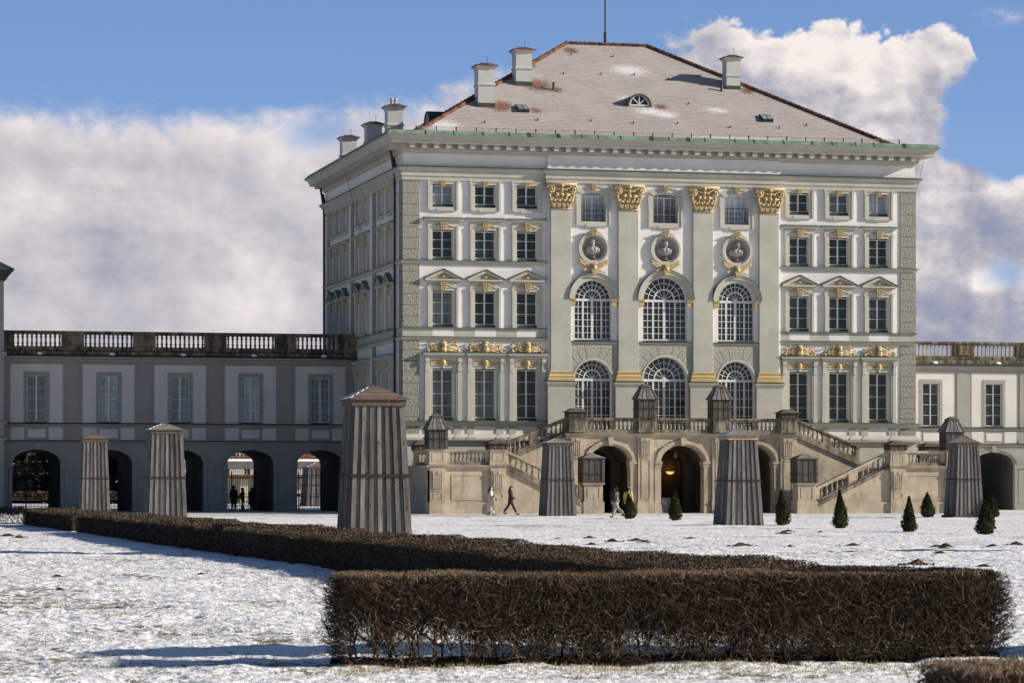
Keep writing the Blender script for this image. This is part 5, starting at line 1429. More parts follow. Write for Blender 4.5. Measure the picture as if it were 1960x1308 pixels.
V[idx] = (CAM.x, CAM.y, 0)
i0 = np.arange(NR - 1)[:, None] * NA + np.arange(NA)[None]
i1 = np.arange(NR - 1)[:, None] * NA + (np.arange(NA)[None] + 1) % NA
F = np.stack([i0, i1, i1 + NA, i0 + NA], -1).reshape(-1, 4)[:, ::-1]
gr = np_mesh('ground', V, F, 'snow')
me = gr.data
for nm_, arr in (('lump', LUMP), ('bare', BARE), ('trod', TROD)):
    at = me.attributes.new(nm_, 'FLOAT', 'POINT'); at.data.foreach_set('value', arr)
me.polygons.foreach_set('use_smooth', [True] * len(me.polygons))
tag(gr, None, None, None, 'structure')

# ------------------------------------------------------------------ hedges
def rngv(seed): return np.random.default_rng(seed)
def twiggy_hedge(name, label, loc, L, T, H, seed, nst, n_mid, n_top, bulge_l=0.0, bulge_r=0.0, r0=.0028, low=.22):
    t = empty(name, loc, label, 'hedge', 'clipped leafless hedges')
    rng = rngv(seed); A, B, ra, rb = [], [], [], []
    def grow(p, d, ln, r, lv):
        q = p + d * ln
        if q[2] > H + .01: return
        A.append(p); B.append(q); ra.append(r); rb.append(r * .72)
        if lv == 0 or q[2] > H - .05: return
        for _ in range(2 if lv < 3 else 3):
            e = d + rng.normal(size=3) * np.array([.55, .42, .35]); e[2] += .12; e /= np.linalg.norm(e)
            grow(q, e, ln * rng.uniform(.62, .95), r * .64, lv - 1)
    for i in range(nst):
        x = L * (i + rng.uniform(.1, .9)) / nst; k_ = rng.integers(1, 4)
        for _ in range(k_):
            d = np.array([rng.normal() * .16, rng.normal() * .3, 1.0]); d /= np.linalg.norm(d)
            grow(np.array([x + rng.normal() * .06, rng.normal() * T * .10, -.06]), d, rng.uniform(.2, .34), rng.uniform(.010, .020), 5)
    V_, F_ = sticks(A, B, np.array(ra), np.array(rb)); np_mesh('stems', V_, F_, 'twig', t)
    # fine twigs: gaps in clumps near the ground, dense towards the clipped top
    z = H * (.03 + .95 * rng.beta(1.25, 1.0, n_mid))
    n = len(z)
    x = rng.uniform(0, L, n); y = np.clip(rng.normal(size=n) * T * .32, -T * .5, T * .5)
    y = np.where(rng.random(n) < .5, np.sign(y + 1e-6) * (T * .5 - np.abs(rng.normal(size=n)) * .10), y)
    cl = np.sin(x * 5.3 + 3 * np.sin(x * 1.7) + z * 4) * .6 + np.sin(x * 11.1 - z * 13 + 1.3 + 2 * np.sin(y * 3)) * .4
    bare = np.clip(1.5 - z / H * 1.95, 0, 1) * (1.0 if loc[1] < -170 else np.clip(1.2 - x / L * 1.05, .14, 1))
    keep = rng.random(n) < np.clip(1 - bare * (.94 + .5 * cl), .05, 1)
    x, y, z = x[keep], y[keep], z[keep]; n = len(x)
    C = np.stack([x, y, z], 1)
    d = rng.normal(size=(n, 3)); d[:, 2] += .45; d /= np.linalg.norm(d, axis=1, keepdims=True)
    ln = rng.uniform(.03, .11, n)[:, None] * np.where(rng.random((n, 1)) < .1, 2.0, 1.0)
    A1, B1 = C - d * ln * .5, C + d * ln * .5
    rr = r0 * rng.uniform(.6, 1.7, n)
    bend = B1 + (d + rng.normal(size=d.shape) * .8) * ln * .6
    A2 = np.concatenate([A1, B1]); B2 = np.concatenate([B1, bend]); R2 = np.concatenate([rr, rr * .8])
    # clipped top: short upright tips
    m = n_top
    x = rng.uniform(-.05, L + .05, m); y = rng.uniform(-T / 2, T / 2, m)
    topz = H + .016 * np.sin(x * 2.1) + .012 * np.sin(x * 6.3 + 1) + rng.normal(size=m) * .008
    d = rng.normal(size=(m, 3)) * .7; d[:, 2] = np.abs(d[:, 2]) + .6; d /= np.linalg.norm(d, axis=1, keepdims=True)
    ln = rng.uniform(.02, .06, m)[:, None]; B3 = np.stack([x, y, topz], 1); A3 = B3 - d * ln
    sink = (rng.random(m) ** 2.5 * .11)[:, None] * np.array([[0, 0, 1]]); A3 -= sink; B3 -= sink
    # bushy ends
    E_A, E_B = [], []
    for side, bl in ((0, bulge_l), (1, bulge_r)):
        if not bl: continue
        m2 = int(3000 * bl / .3); zz = H * rng.beta(1.5, 1.2, m2) * .98; prof = np.sqrt(np.clip(np.sin(PI * np.clip(zz / H * .86 + .07, 0, 1)), 0, 1))
        o = bl * prof * rng.random(m2) ** .7
        x = np.where(side, L + o, -o); y = rng.uniform(-T / 2, T / 2, m2)
        d = rng.normal(size=(m2, 3)) * .6; d[:, 0] += (1.1 if side else -1.1); d[:, 2] += .4; d /= np.linalg.norm(d, axis=1, keepdims=True)
        ln = rng.uniform(.04, .15, m2)[:, None]; c = np.stack([x, y, zz], 1); E_A.append(c - d * ln * .6); E_B.append(c + d * ln * .4)
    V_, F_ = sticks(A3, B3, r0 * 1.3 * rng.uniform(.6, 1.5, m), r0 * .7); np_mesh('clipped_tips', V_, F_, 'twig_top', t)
    A4 = np.concatenate([A2] + E_A); B4 = np.concatenate([B2] + E_B)
    R4 = np.concatenate([R2] + [r0 * np.ones(len(e)) for e in E_A])
    ok = np.maximum(A4[:, 2], B4[:, 2]) < H + .045 * rng.random(len(A4)); A4, B4, R4 = A4[ok], B4[ok], R4[ok]
    V_, F_ = sticks(A4, B4, R4, R4 * .6); np_mesh('twigs', V_, F_, 'twig', t)
    # bent twigs on the front face, coloured pale to look sunlit
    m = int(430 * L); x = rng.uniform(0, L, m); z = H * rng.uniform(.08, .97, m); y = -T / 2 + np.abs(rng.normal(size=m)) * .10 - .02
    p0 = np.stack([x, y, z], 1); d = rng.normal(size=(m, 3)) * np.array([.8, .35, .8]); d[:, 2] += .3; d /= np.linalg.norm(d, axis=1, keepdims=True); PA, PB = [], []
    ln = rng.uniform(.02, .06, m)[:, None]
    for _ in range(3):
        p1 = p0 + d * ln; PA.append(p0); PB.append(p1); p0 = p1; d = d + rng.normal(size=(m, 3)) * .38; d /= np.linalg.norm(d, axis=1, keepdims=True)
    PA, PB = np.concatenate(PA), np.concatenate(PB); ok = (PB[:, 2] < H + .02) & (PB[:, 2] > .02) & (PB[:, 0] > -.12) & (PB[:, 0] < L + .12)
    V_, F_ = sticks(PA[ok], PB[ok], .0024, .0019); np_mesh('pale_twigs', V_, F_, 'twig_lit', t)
    q = MB(); n = int(L * 6)
    for j in range(n + 1):
        x = -.1 + (L + .2) * j / n; w_ = T * .42 * (1 + .25 * mnoise.noise((x * 2, seed, 0))); h_ = .05 + .03 * mnoise.noise((x * 3, seed, 5))
        q.v += [(x, -w_, -.04), (x, -w_ * .6, h_), (x, w_ * .6, h_), (x, w_, -.04)]
        if j:
            for i_ in range(3): q.f.append((4 * j - 4 + i_, 4 * j + i_, 4 * j + i_ + 1, 4 * j - 3 + i_))
    q.build('soil_bed', 'dirt', t)
    return t
HX = (RT.x, RT.y)
fh = twiggy_hedge('clipped_hedge', 'front clipped hedge with bare see-through stems below, nearest long one across the snow', (-34.50, -162.55, 0), 6.45, 1.0, .865, 4, 50, 90000, 42000, .16, .22)
ch = twiggy_hedge('clipped_hedge', 'blurred hedge top at the near right corner, in front of all the others', (-34.32, -177.4, 0), 4.2, .9, .835, 9, 20, 30000, 26000, .08, 0)
def dense_hedge(label, x0, x1, y0, y1, H, seed, gap_low=0.0, k_n=1.0):
    """long clipped hedge along y, its leaf-size chosen for the distance it is seen from"""
    t = empty('clipped_hedge', ((x0 + x1) / 2, y0, 0), label, 'hedge', 'clipped leafless hedges')
    rng = rngv(seed); L = y1 - y0; T = x1 - x0
    C, S = [], []
    seg = max(1, int(L / 4))
    for i in range(seg):
        a, b = L * i / seg, L * (i + 1) / seg
        D = max(20, y0 + (a + b) / 2 + 191); s_ = .010 + .00038 * D
        n = int(k_n * (b - a) * (T + 2 * H) * 1.9 / (s_ * s_ * 1.8))
        y = rng.uniform(a, b, n); q = rng.random(n) * (T + 2 * H)
        wob = .035 * np.sin(y * 1.3 + seed) + .022 * np.sin(y * 3.7) + .03 * np.sin(y * .37)
        dep = np.abs(rng.normal(size=n)) * .06
        top = q < T; left = (q >= T) & (q < T + H)
        x = np.where(top, q - T / 2, np.where(left, -T / 2 + dep, T / 2 - dep) + wob * .8)
        z = np.where(top, H - dep * .7 + wob, np.where(left, q - T, q - T - H))
        x = np.where(top, x, x); C.append(np.stack([x, y, np.clip(z, .01, 9)], 1)); S.append(s_ * rng.uniform(.5, 1.2, n))
    C = np.concatenate(C); S = np.concatenate(S)
    V_, F_ = flakes(C, S, rng, .3); np_mesh('twig_surface', V_, F_, 'twig_far', t)
    q = MB(); n = max(2, int(L / 2)); e = .07
    for i in range(n):
        a, b = L * i / n, L * (i + 1) / n; q.box(-T / 2 + e, T / 2 - e, a, b, .0 if not gap_low else gap_low, H - e - .02)
    q.build('inner_twigs', 'hedge_core', t)
    return t
dense_hedge('long clipped hedge running from the front hedge far back along the lawn', -28.67, -26.68, -157.6, -78.0, .70, 1)
dense_hedge('short far length of clipped hedge beyond a narrow gap, continuing the long one', -28.67, -26.68, -75.8, -54.0, .70, 2)
th = empty('clipped_hedge', (-32.7, -53.4, 0), 'thin see-through hedge on a low iron rail at the foot of the corner building', 'hedge', 'clipped leafless hedges')
rng = rngv(6); n = 11000; x = rng.uniform(-4.2, 4.2, n); z = np.where(rng.random(n) < .72, rng.uniform(.46, .80, n), rng.uniform(.02, .5, n))
V_, F_ = flakes(np.stack([x, rng.uniform(-.4, .4, n), z], 1), rng.uniform(.03, .09, n), rng, .25); np_mesh('twig_surface', V_, F_, 'twig_far', th)
q = MB(); q.box(-4.2, 4.2, -.45, -.42, .05, .09); q.box(-4.2, 4.2, -.45, -.42, .70, .74)
for i in range(8): q.box(-4.2 + 1.2 * i, -4.16 + 1.2 * i, -.46, -.41, 0, .76)
q.build('iron_rail', 'iron', th)

# tufts of grass pushing through the thin snow before the front hedge and over the lawn
rng = rngv(12); A, B = [], []
for _ in range(420):
    if rng.random() < .35: cx, cy = rng.uniform(-35, -27.6), -163.2 - abs(rng.normal()) * .8
    else: cx, cy = rng.uniform(-44, -28), rng.uniform(-163, -120)
    m = rng.integers(6, 26)
    for _ in range(m):
        x, y = cx + rng.normal() * .16, cy + rng.normal() * .10; z = ground_z(x, y); d = rng.normal(size=2) * .5
        h = rng.uniform(.015, .055); A.append((x, y, z - .01)); B.append((x + d[0] * h, y + d[1] * h, z + h))
V_, F_ = sticks(A, B, .004, .001); tag(np_mesh('grass', V_, F_, 'blade'), 'sparse yellow grass tufts poking through the thin snow', 'grass', None, 'stuff')

# ------------------------------------------------------------------ molehills
MH = [(-14.83, -95.63, .5), (-13.31, -93.93, .6), (-14.39, -100.57, .8), (-13.16, -99.0, .7), (-13.4, -100.82, .6), (-16.15, -104.54, .55), (-13.08, -109.31, .9), (-12.67, -108.63, .5), (-10.35, -95.71, .45), (-2.31, -82.19, .6), (-1.57, -83.73, .55),
      (-9.99, -110.07, .8), (-12.21, -111.03, .45), (-7.74, -110.62, .6), (-7.17, -109.99, .75), (-8.61, -113.38, .6), (-11.32, -119.93, .5), (-15.46, -128.87, 1.0), (-14.39, -130.04, .55), (-3.95, -107.54, .8), (-5.86, -110.31, .5), (-4.52, -88.13, .8),
      (-31.89, -87.19, .8), (-31.7, -89.4, .7), (-34.55, -133.62, .3), (-35.3, -142.11, .25), (-35.0, -147.67, .3), (-31.64, -132.23, .25)]
protos = []
for i, (x, y, s_) in enumerate(MH):
    if len(protos) < 4:
        rng2 = random.Random(i); m_ = MB(); n, k2 = 16, 6
        for j in range(k2 + 1):
            rr = .30 * (1 - j / k2) ** .8
            for q in range(n):
                a = 2 * PI * q / n; w_ = 1 + .28 * mnoise.noise((math.cos(a) * 1.7 + i * 5, math.sin(a) * 1.7, j * .6))
                m_.v.append((rr * w_ * math.cos(a) * 1.35, rr * w_ * math.sin(a), .155 * (j / k2) ** .9 * (1 + .3 * mnoise.noise((q * .9, j * .9, i))) - .03))
        for j in range(k2):
            for q in range(n): m_.f.append((j * n + q, j * n + (q + 1) % n, (j + 1) * n + (q + 1) % n, (j + 1) * n + q))
        for q in range(26):
            a, rr = rng2.uniform(0, 2 * PI), rng2.uniform(.1, .5); m_.ell((rr * math.cos(a) * 1.3, rr * math.sin(a), .02), (.03, .03, .025), 0, 5, 4)
        o = m_.build('molehill', 'dirt', None, (x, y, ground_z(x, y)), rz=i); protos.append(o)
    else:
        o = copy_tree(protos[i % 4], None, (x, y, ground_z(x, y)), i * 1.7)
    o.scale = (s_, s_, s_)
    tag(o, 'small dark molehill of loose earth on the snowy lawn', 'molehill', 'molehills on the lawn')

# ------------------------------------------------------------------ clipped yews
def yew(seed, h, wd, fat):
    rng = rngv(seed); n = 3600
    z = rng.random(n) ** .85 * h; t = z / h
    prof = wd / 2 * np.clip((1 - t ** fat), .03, 1) * np.clip(.62 + t * 2.6, 0, 1)
    a = rng.uniform(0, 2 * PI, n); lump = 1 + .13 * np.sin(3 * a + 7 * t + seed) + .09 * np.sin(7 * a - 11 * t) + .10 * rng.normal(size=n)
    rr = prof * lump * np.where(rng.random(n) < .75, rng.uniform(.86, 1.05, n), rng.uniform(.3, .9, n))
    C = np.stack([rr * np.cos(a), rr * np.sin(a), z + .03], 1)
    return flakes(C, rng.uniform(.03, .075, n), rng, .34)
YEWS = [(5.0, -35.4, 1.32, .72, 1.5, 'short rounded yew right beside the walker in the yellow jacket'), (3.70, -47.9, 1.42, .62, 1.9, 'narrow blunt-topped yew before the lamp-lit middle arch'), (3.58, -64.5, 1.52, .72, 1.25, 'pointed yew beside the statue cover with the pale fascia'),
        (2.61, -74.5, 1.53, .66, 1.3, 'tall slim yew in front of the right lower stair flight'), (2.14, -83.3, 1.30, .62, 1.15, 'sharp-tipped yew in front of the right landing'), (22.38, -34.2, 1.34, .78, 1.8, 'stout rounded yew standing farther off against the right landing wall'),
        (2.48, -89.9, 1.18, .66, 1.9, 'broad blunt yew nearest the lawn edge at the foot of the brown-capped cover'), (25.9, -34.9, 1.2, .74, 1.7, 'small yew half hidden behind another, beside the brown-capped cover')]
for i, (x, y, h, wd, fat, lab) in enumerate(YEWS):
    t = empty('clipped_yew', (x, y, ground_z(x, y)), lab, 'yew', 'clipped yew cones along the lawn')
    t.rotation_euler = (R((i * 37 % 9) - 4), R((i * 53 % 9) - 4), i)
    V_, F_ = yew(30 + i, h, wd, fat); np_mesh('foliage', V_, F_, 'needle', t)
    q = MB()
    prof = [(wd * .5 * max(.02, 1 - (j / 8) ** fat) * min(1, .62 + j / 8 * 2.6) * .82, h * j / 8 * .97 + .02) for j in range(9)]
    q.lathe(0, 0, prof, 10); q.build('inner_foliage', 'yew', t); q = MB(); q.tube([(0, 0, -.1), (0, 0, .3)], .04, 6); q.build('trunk', 'bark', t)

# ------------------------------------------------------------------ people
def mat_of(name, col, rough=.8): 
    if name not in M: M[name] = plain(name, col, rough, .2, .12, 14)
    return M[name]
mat_of('skin', (.42, .25, .18), .6); mat_of('hair_dark', (.02, .016, .014)); mat_of('shoe_dark', (.02, .02, .022))
def person(loc, rz, label, H=1.70, legs=((.30, .05), (-.28, .35)), arms=((.15, .5), (-.2, .6)), top='coat_x', trousers='tr_x', shoes='shoe_dark', hem=.80, hair='hair_dark', long_hair=True, hood=None, hat=None, extra=None, loose=1.0):
    """a walker facing local +x; legs and arms as (swing, bend)"""
    s_ = H / 1.70
    t = empty('person', loc, label, 'person', None, rz)
    P_ = lambda x, y, z: (x * s_, y * s_, z * s_)
    J = [P_(0, 0, .93) + (.125 * s_, .10 * s_), P_(.0, 0, 1.10) + (.115 * s_, .09 * s_), P_(.02, 0, 1.30) + (.15 * s_, .10 * s_), P_(.01, 0, 1.43) + (.075 * s_,), P_(.03, 0, 1.50) + (.052 * s_,), P_(.05, 0, 1.575) + (.076 * s_,), P_(.045, 0, 1.645) + (.086 * s_,), P_(.03, 0, 1.70) + (.05 * s_,), P_(.145, 0, 1.575) + (.014 * s_,)]
    E_ = [(0, 1), (1, 2), (2, 3), (3, 4), (4, 5), (5, 6), (6, 7), (5, 8)]
    def add(j, par): J.append(j); E_.append((par, len(J) - 1)); return len(J) - 1
    leg_pts, arm_pts = [], []
    for sd, (sw, bd) in zip((-1, 1), legs):
        y = .095 * sd; hip = (0, y, .90); kn = (hip[0] + .43 * math.sin(sw), y, hip[2] - .43 * math.cos(sw)); an = (kn[0] + .42 * math.sin(sw - bd), y, kn[2] - .42 * math.cos(sw - bd))
        pitch = -max(0, bd - .3) * 1.2
        toe = (an[0] + .17 * math.cos(pitch), y, an[2] - .05 + .17 * math.sin(pitch))
        a = add(P_(*hip) + (.085 * s_,), 0); b = add(P_(*kn) + (.058 * s_,), a); c = add(P_(*an) + (.042 * s_,), b); d = add(P_(*toe) + (.038 * s_,), c)
        leg_pts.append((hip, kn, an, toe))
    for sd, (sw, bd) in zip((-1, 1), arms):
        shd = (.0, .17 * sd, 1.39); el_ = (shd[0] + .29 * math.sin(sw), shd[1] + .05 * sd, shd[2] - .29 * math.cos(sw)); wr = (el_[0] + .25 * math.sin(sw + bd), el_[1] - .02 * sd, el_[2] - .25 * math.cos(sw + bd))
        u = Vector((math.sin(sw + bd), 0, -math.cos(sw + bd))); pal_ = Vector(wr) + u * .08
        a = add(P_(*shd) + (.062 * s_,), 2); b = add(P_(*el_) + (.042 * s_,), a); c = add(P_(*wr) + (.030 * s_,), b); d = add(P_(*pal_) + (.036 * s_, .018 * s_), c)
        side = Vector((math.cos(sw + bd), 0, math.sin(sw + bd)))
        for q in range(4):
            base = pal_ + side * (.030 - .02 * q) + u * .02; ln = (.062, .072, .067, .052)[q]
            m1 = base + u * ln * .55; m2 = m1 + (u + Vector((0, -.5 * sd, 0))).normalized() * ln * .5
            e = add(P_(*m1) + (.0085 * s_,), d); add(P_(*m2) + (.007 * s_,), e)
        th_ = Vector(wr) + u * .04 + side * .05 + Vector((0, -.01 * sd, 0)); e = add(P_(*th_) + (.010 * s_,), c); add(P_(*(th_ + u * .035)) + (.008 * s_,), e)
        arm_pts.append((shd, el_, wr))
    skin_obj('body', J, E_, 'skin', t, sub=1)
    q = MB()
    for sd in (-1, 1): q.ell(P_(.118, .032 * sd, 1.625), (.012, .014, .011), 0, 6, 4)
    q.build('eyes', 'black', t)
    # trousers
    J2 = [P_(0, 0, .96) + (.135 * s_, .11 * s_)]; E2 = []
    for hip, kn, an, toe in leg_pts:
        b0 = len(J2); J2 += [P_(*hip) + (.105 * s_,), P_(*kn) + (.078 * s_ * loose,), P_(an[0], an[1], an[2] + .04) + (.066 * s_ * loose,)]; E2 += [(0, b0), (b0, b0 + 1), (b0 + 1, b0 + 2)]
    skin_obj('trousers', J2, E2, trousers, t, sub=1)
    sh_m = MB()
    for hip, kn, an, toe in leg_pts: sh_m.ell(P_((an[0] + toe[0]) / 2, an[1], (an[2] + toe[2]) / 2 - .01), (.128 * s_, .045 * s_, .048 * s_), math.atan2(an[2] - toe[2] - .05, toe[0] - an[0]), 8, 6)
    sh_m.build('shoes', shoes, t, smooth=True)
    # coat: one closed shell from hem to collar, with tapering sleeves
    q = MB(); n_ = 16; up = [(1.08, .0, .135, .168), (1.22, .01, .142, .19), (1.33, .015, .14, .205), (1.405, .01, .11, .19), (1.45, .015, .075, .10), (1.49, .02, .07, .075)]
    lo_ = [(hem + (1.08 - hem) * t_, .0, .135 + (.20 if hem < .5 else .165 - .135) * (1 - t_) * .55 + .02 * math.sin(t_ * 3), .168 + .055 * (1 - t_) + .02 * math.sin(t_ * PI)) for t_ in (0, .35, .7)]
    for z_, cx_, rx_, ry_ in lo_ + up:
        fl = .012 if z_ < 1.0 else .0
        q.v += [P_(cx_ + (rx_ + fl * math.sin(5 * a_)) * math.cos(a_), (ry_ + fl * math.cos(4 * a_)) * math.sin(a_), z_) for a_ in [2 * PI * g / n_ for g in range(n_)]]
    m_ = len(lo_) + len(up)
    for r_ in range(m_ - 1):
        for g in range(n_): q.f.append((r_ * n_ + g, r_ * n_ + (g + 1) % n_, (r_ + 1) * n_ + (g + 1) % n_, (r_ + 1) * n_ + g))
    q.f.append(tuple(range((m_ - 1) * n_, m_ * n_)))
    for shd, el_, wr in arm_pts:
        q.ell(P_(shd[0], shd[1] * .98, shd[2] - .01), (.085 * s_, .075 * s_, .085 * s_), 0, 10, 7)
        q.tube([P_(*shd), P_((shd[0] + el_[0]) / 2, (shd[1] + el_[1]) / 2, (shd[2] + el_[2]) / 2), P_(*el_)], .080 * s_, 10, .062 * s_); q.ell(P_(*el_), (.064 * s_, .06 * s_, .064 * s_), 0, 10, 7)
        q.tube([P_(*el_), P_((wr[0] + el_[0]) / 2, (wr[1] + el_[1]) / 2, (wr[2] + el_[2]) / 2), P_(*wr)], .062 * s_, 10, .048 * s_)
    q.build('coat', top, t, smooth=True)
    hr = MB()
    if hat: hr.ell(P_(.035, 0, 1.665), (.105 * s_, .098 * s_, .085 * s_)); hr.ell(P_(.03, 0, 1.735), (.05 * s_, .05 * s_, .05 * s_)); hr.build('hat', hat, t, smooth=True); hr = MB()
    if not hood:
        hr.ell(P_(.02, 0, 1.64), (.108 * s_, .10 * s_, .098 * s_))
        hr.ell(P_(-.045, 0, 1.56), (.07 * s_, .085 * s_, .11 * s_))
        if long_hair: hr.ell(P_(-.085, 0, 1.44), (.07 * s_, .12 * s_, .17 * s_), .15)
        hr.build('hair', hair, t, smooth=True)
    else:
        hr.ell(P_(.01, 0, 1.62), (.12 * s_, .115 * s_, .12 * s_)); hr.ell(P_(-.03, 0, 1.49), (.11 * s_, .14 * s_, .08 * s_)); hr.build('hood', hood, t, smooth=True)
    if extra: extra(t, P_, s_, arm_pts)
    return t
mat_of('cream_coat', (.80, .66, .47)); mat_of('cream_trousers', (.80, .74, .62)); mat_of('white_shoe', (.6, .6, .6)); mat_of('pale_blue', (.30, .42, .55)); mat_of('brown_coat', (.075, .042, .028)); mat_of('dark_jeans', (.03, .04, .06)); mat_of('jeans', (.07, .12, .20))
mat_of('black_jacket', (.022, .022, .026)); mat_of('puffer', (.045, .047, .052), .4); mat_of('beige_trousers', (.40, .33, .25)); mat_of('yellow_jacket', (.52, .47, .12)); mat_of('grey_hat', (.22, .19, .17)); mat_of('dark_trousers', (.03, .032, .036)); mat_of('orange_shoe', (.35, .13, .05))
def ex_white(t, P_, s_, ap):
    q = MB(); q.tube([P_(.04 + .11 * math.cos(a), 0.0 + .11 * math.sin(a) * 0, 1.6 + .13 * math.sin(a)) for a in [PI * i / 8 for i in range(9)]], .012, 5)
    for sd in (-1, 1): q.ell(P_(.04, .10 * sd, 1.61), (.055, .03, .06))
    q.build('headphones', 'white_shoe', t, smooth=True)
    q = MB(); q.ell(P_(.03, 0, 1.475), (.115, .12, .055)); q.ell(P_(.13, -.03, 1.36), (.035, .06, .15)); q.build('scarf', 'pale_blue', t, smooth=True)
    q = MB(); q.loft([P_(.0, -.30, .98), P_(.26, -.30, 1.06), P_(.26, -.20, 1.06), P_(.0, -.20, .98)], [P_(-.04, -.29, 1.13), P_(.24, -.29, 1.21), P_(.24, -.21, 1.21), P_(-.04, -.21, 1.13)]); q.build('handbag', 'pale_blue', t)
def ex_brown(t, P_, s_, ap):
    q = MB(); q.tube([P_(.04 + .11 * math.cos(a), 0, 1.6 + .13 * math.sin(a)) for a in [PI * i / 8 for i in range(9)]], .01, 5)
    for sd in (-1, 1): q.ell(P_(.03, .10 * sd, 1.60), (.05, .028, .055))
    q.build('headphones', mat_of('grey_band', (.35, .35, .36)), t, smooth=True)
    q = MB(); q.ell(P_(.10, -.20, 1.08), (.14, .05, .10), .3); q.tube([P_(.02, -.18, 1.42), P_(.06, -.22, 1.15)], .012, 4); q.build('shoulder_bag', mat_of('grey_bag', (.16, .165, .17)), t, smooth=True)
def face(dx, dy): return math.atan2(dy, dx)
WALK = -YAW      # walking to the right across the view
person((1.80, -16.6, .0), WALK, 'woman in a long cream coat with white headphones and a pale blue handbag', 1.70, ((.20, .05), (-.10, .30)), ((.1, .9), (.05, 1.1)), 'cream_coat', 'cream_trousers', 'white_shoe', .30, loose=1.25, extra=ex_white)
person((2.95, -16.9, .0), WALK, 'woman striding in a dark brown coat and flared dark jeans with a grey shoulder bag', 1.70, ((.42, .02), (-.40, .22)), ((.15, 1.0), (-.1, .9)), 'brown_coat', 'dark_jeans', 'shoe_dark', .72, loose=1.1, extra=ex_brown)
person((11.6, -8.9, 0), R(88), 'man in a black jacket and blue jeans walking into the left arch, seen from behind', 1.70, ((.12, .02), (-.12, .2)), ((.1, .3), (-.1, .3)), 'black_jacket', 'jeans', 'shoe_dark', .86, long_hair=False)
person((5.0, -32.6, .0), R(150) - YAW, 'walker in a black padded jacket and beige trousers stepping away', 1.68, ((.35, .05), (-.38, .55)), ((.1, .6), (-.1, .7)), 'puffer', 'beige_trousers', 'orange_shoe', .90, long_hair=False, loose=1.2)
person((5.75, -32.3, .0), R(60), 'walker in a bright yellow jacket and grey woolly hat, half hidden by the short yew', 1.66, ((.1, .02), (-.1, .1)), ((.2, .5), (.0, .4)), 'yellow_jacket', 'dark_trousers', 'shoe_dark', .78, long_hair=False, hat='grey_hat')
person((-8.25, 18.2, .0), R(70), 'dark figure standing in the shaded passage left of the bicycles', 1.76, ((.05, .02), (-.05, .02)), ((.1, .4), (.0, .4)), 'black_jacket', 'dark_trousers', 'shoe_dark', .75, long_hair=False)
person((-7.55, 18.6, .0), R(150), 'dark figure bending over a bicycle in the shaded passage', 1.62, ((.1, .02), (-.1, .1)), ((.5, .5), (.4, .5)), 'black_jacket', 'dark_trousers', 'shoe_dark', .85, long_hair=False)
person((-6.95, 18.3, .0), R(100), 'dark figure in a long coat standing in the shaded passage right of the bicycles', 1.64, ((.05, .02), (-.05, .02)), ((.2, .9), (.1, .8)), 'black_jacket', 'dark_trousers', 'shoe_dark', .45, long_hair=True)
def bicycle(loc, rz, label):
    t = empty('bicycle', loc, label, 'bicycle', 'bicycles in the passage', rz)
    for x in (-.52, .52):
        q = MB(); q.tube([(.33 * math.cos(2 * PI * i / 20), 0, .34 + .33 * math.sin(2 * PI * i / 20)) for i in range(21)], .02, 5)
        for i in range(6): q.tube([(0, 0, .34), (.33 * math.cos(PI * i / 3), 0, .34 + .33 * math.sin(PI * i / 3))], .004, 3)
        q.build('wheel', 'iron', t, (x, 0, 0))
    q = MB()
    for a, b in (((-.52, 0, .34), (-.1, 0, .3)), ((-.1, 0, .3), (-.2, 0, .85)), ((-.2, 0, .8), (.36, 0, .82)), ((-.1, 0, .3), (.36, 0, .75)), ((.52, 0, .34), (.34, 0, .95)), ((-.52, 0, .34), (-.19, 0, .78))): q.tube([a, b], .018, 5)
    q.build('frame', 'iron', t); q = MB(); q.ell((-.22, 0, .9), (.13, .06, .035)); q.build('saddle', 'iron', t); q = MB(); q.tube([(.34, -.28, 1.0), (.34, 0, .97), (.34, .28, 1.0)], .014, 5); q.build('handlebar', 'iron', t)
bicycle((-7.75, 19.1, 0), R(20), 'dark bicycle held between the figures in the shaded passage'); bicycle((-6.6, 19.3, 0), R(-10), 'dark bicycle leaning at the right edge of the shaded passage opening')

# ------------------------------------------------------------------ gates and what lies behind the arcade
def gate(loc, label):
    t = empty('iron_gate', loc, label, 'gate', 'iron gates in the arcade')
    q = MB()
    for i in range(25):
        x = -1.6 + 3.2 * i / 24; h = 2.75 + .25 * (i % 2); q.tube([(x, 0, 0), (x, 0, h)], .018, 4)
        if i % 2 == 0 and i < 24: q.tube([(x + .067, 0, 0), (x + .067, 0, 1.0)], .014, 4)
    for i in range(0, 25, 2): x = -1.6 + 3.2 * i / 24; q.lathe(x, 0, [(.03, 2.75), (.035, 2.8), (.005, 2.92)], 5)
    q.build('bars', 'iron', t); q = MB()
    for z in (.12, .32, 1.0, 1.16, 2.35, 2.52): q.box(-1.62, 1.62, -.022, .022, z - .022, z + .022)
    q.build('rails', 'iron', t); q = MB()
    for x in (-1.6, 0, 1.6): MB().box(-.04, .04, -.04, .04, 0, 2.75).build('gate_post', 'iron', t, (x, 0, 0))
    q = MB(); q.box(-.09, .09, -.06, .06, 1.0, 1.2); q.build('lock', 'iron', t)
for i, (c, nm_) in enumerate(zip(LC, ('first arch next to the corner building', 'second arch, half behind the narrow cover', 'middle arch, behind the taller pale-capped cover', 'arch with the bicycles', 'arch next to the largest statue cover'))):
    gate((c, WY + WD - .25, 0), 'black iron gate closing the back of the ' + nm_)
gate((RC[2], WY + 7.0 - .25, 0), 'black iron gate at the back of the sunlit wing')
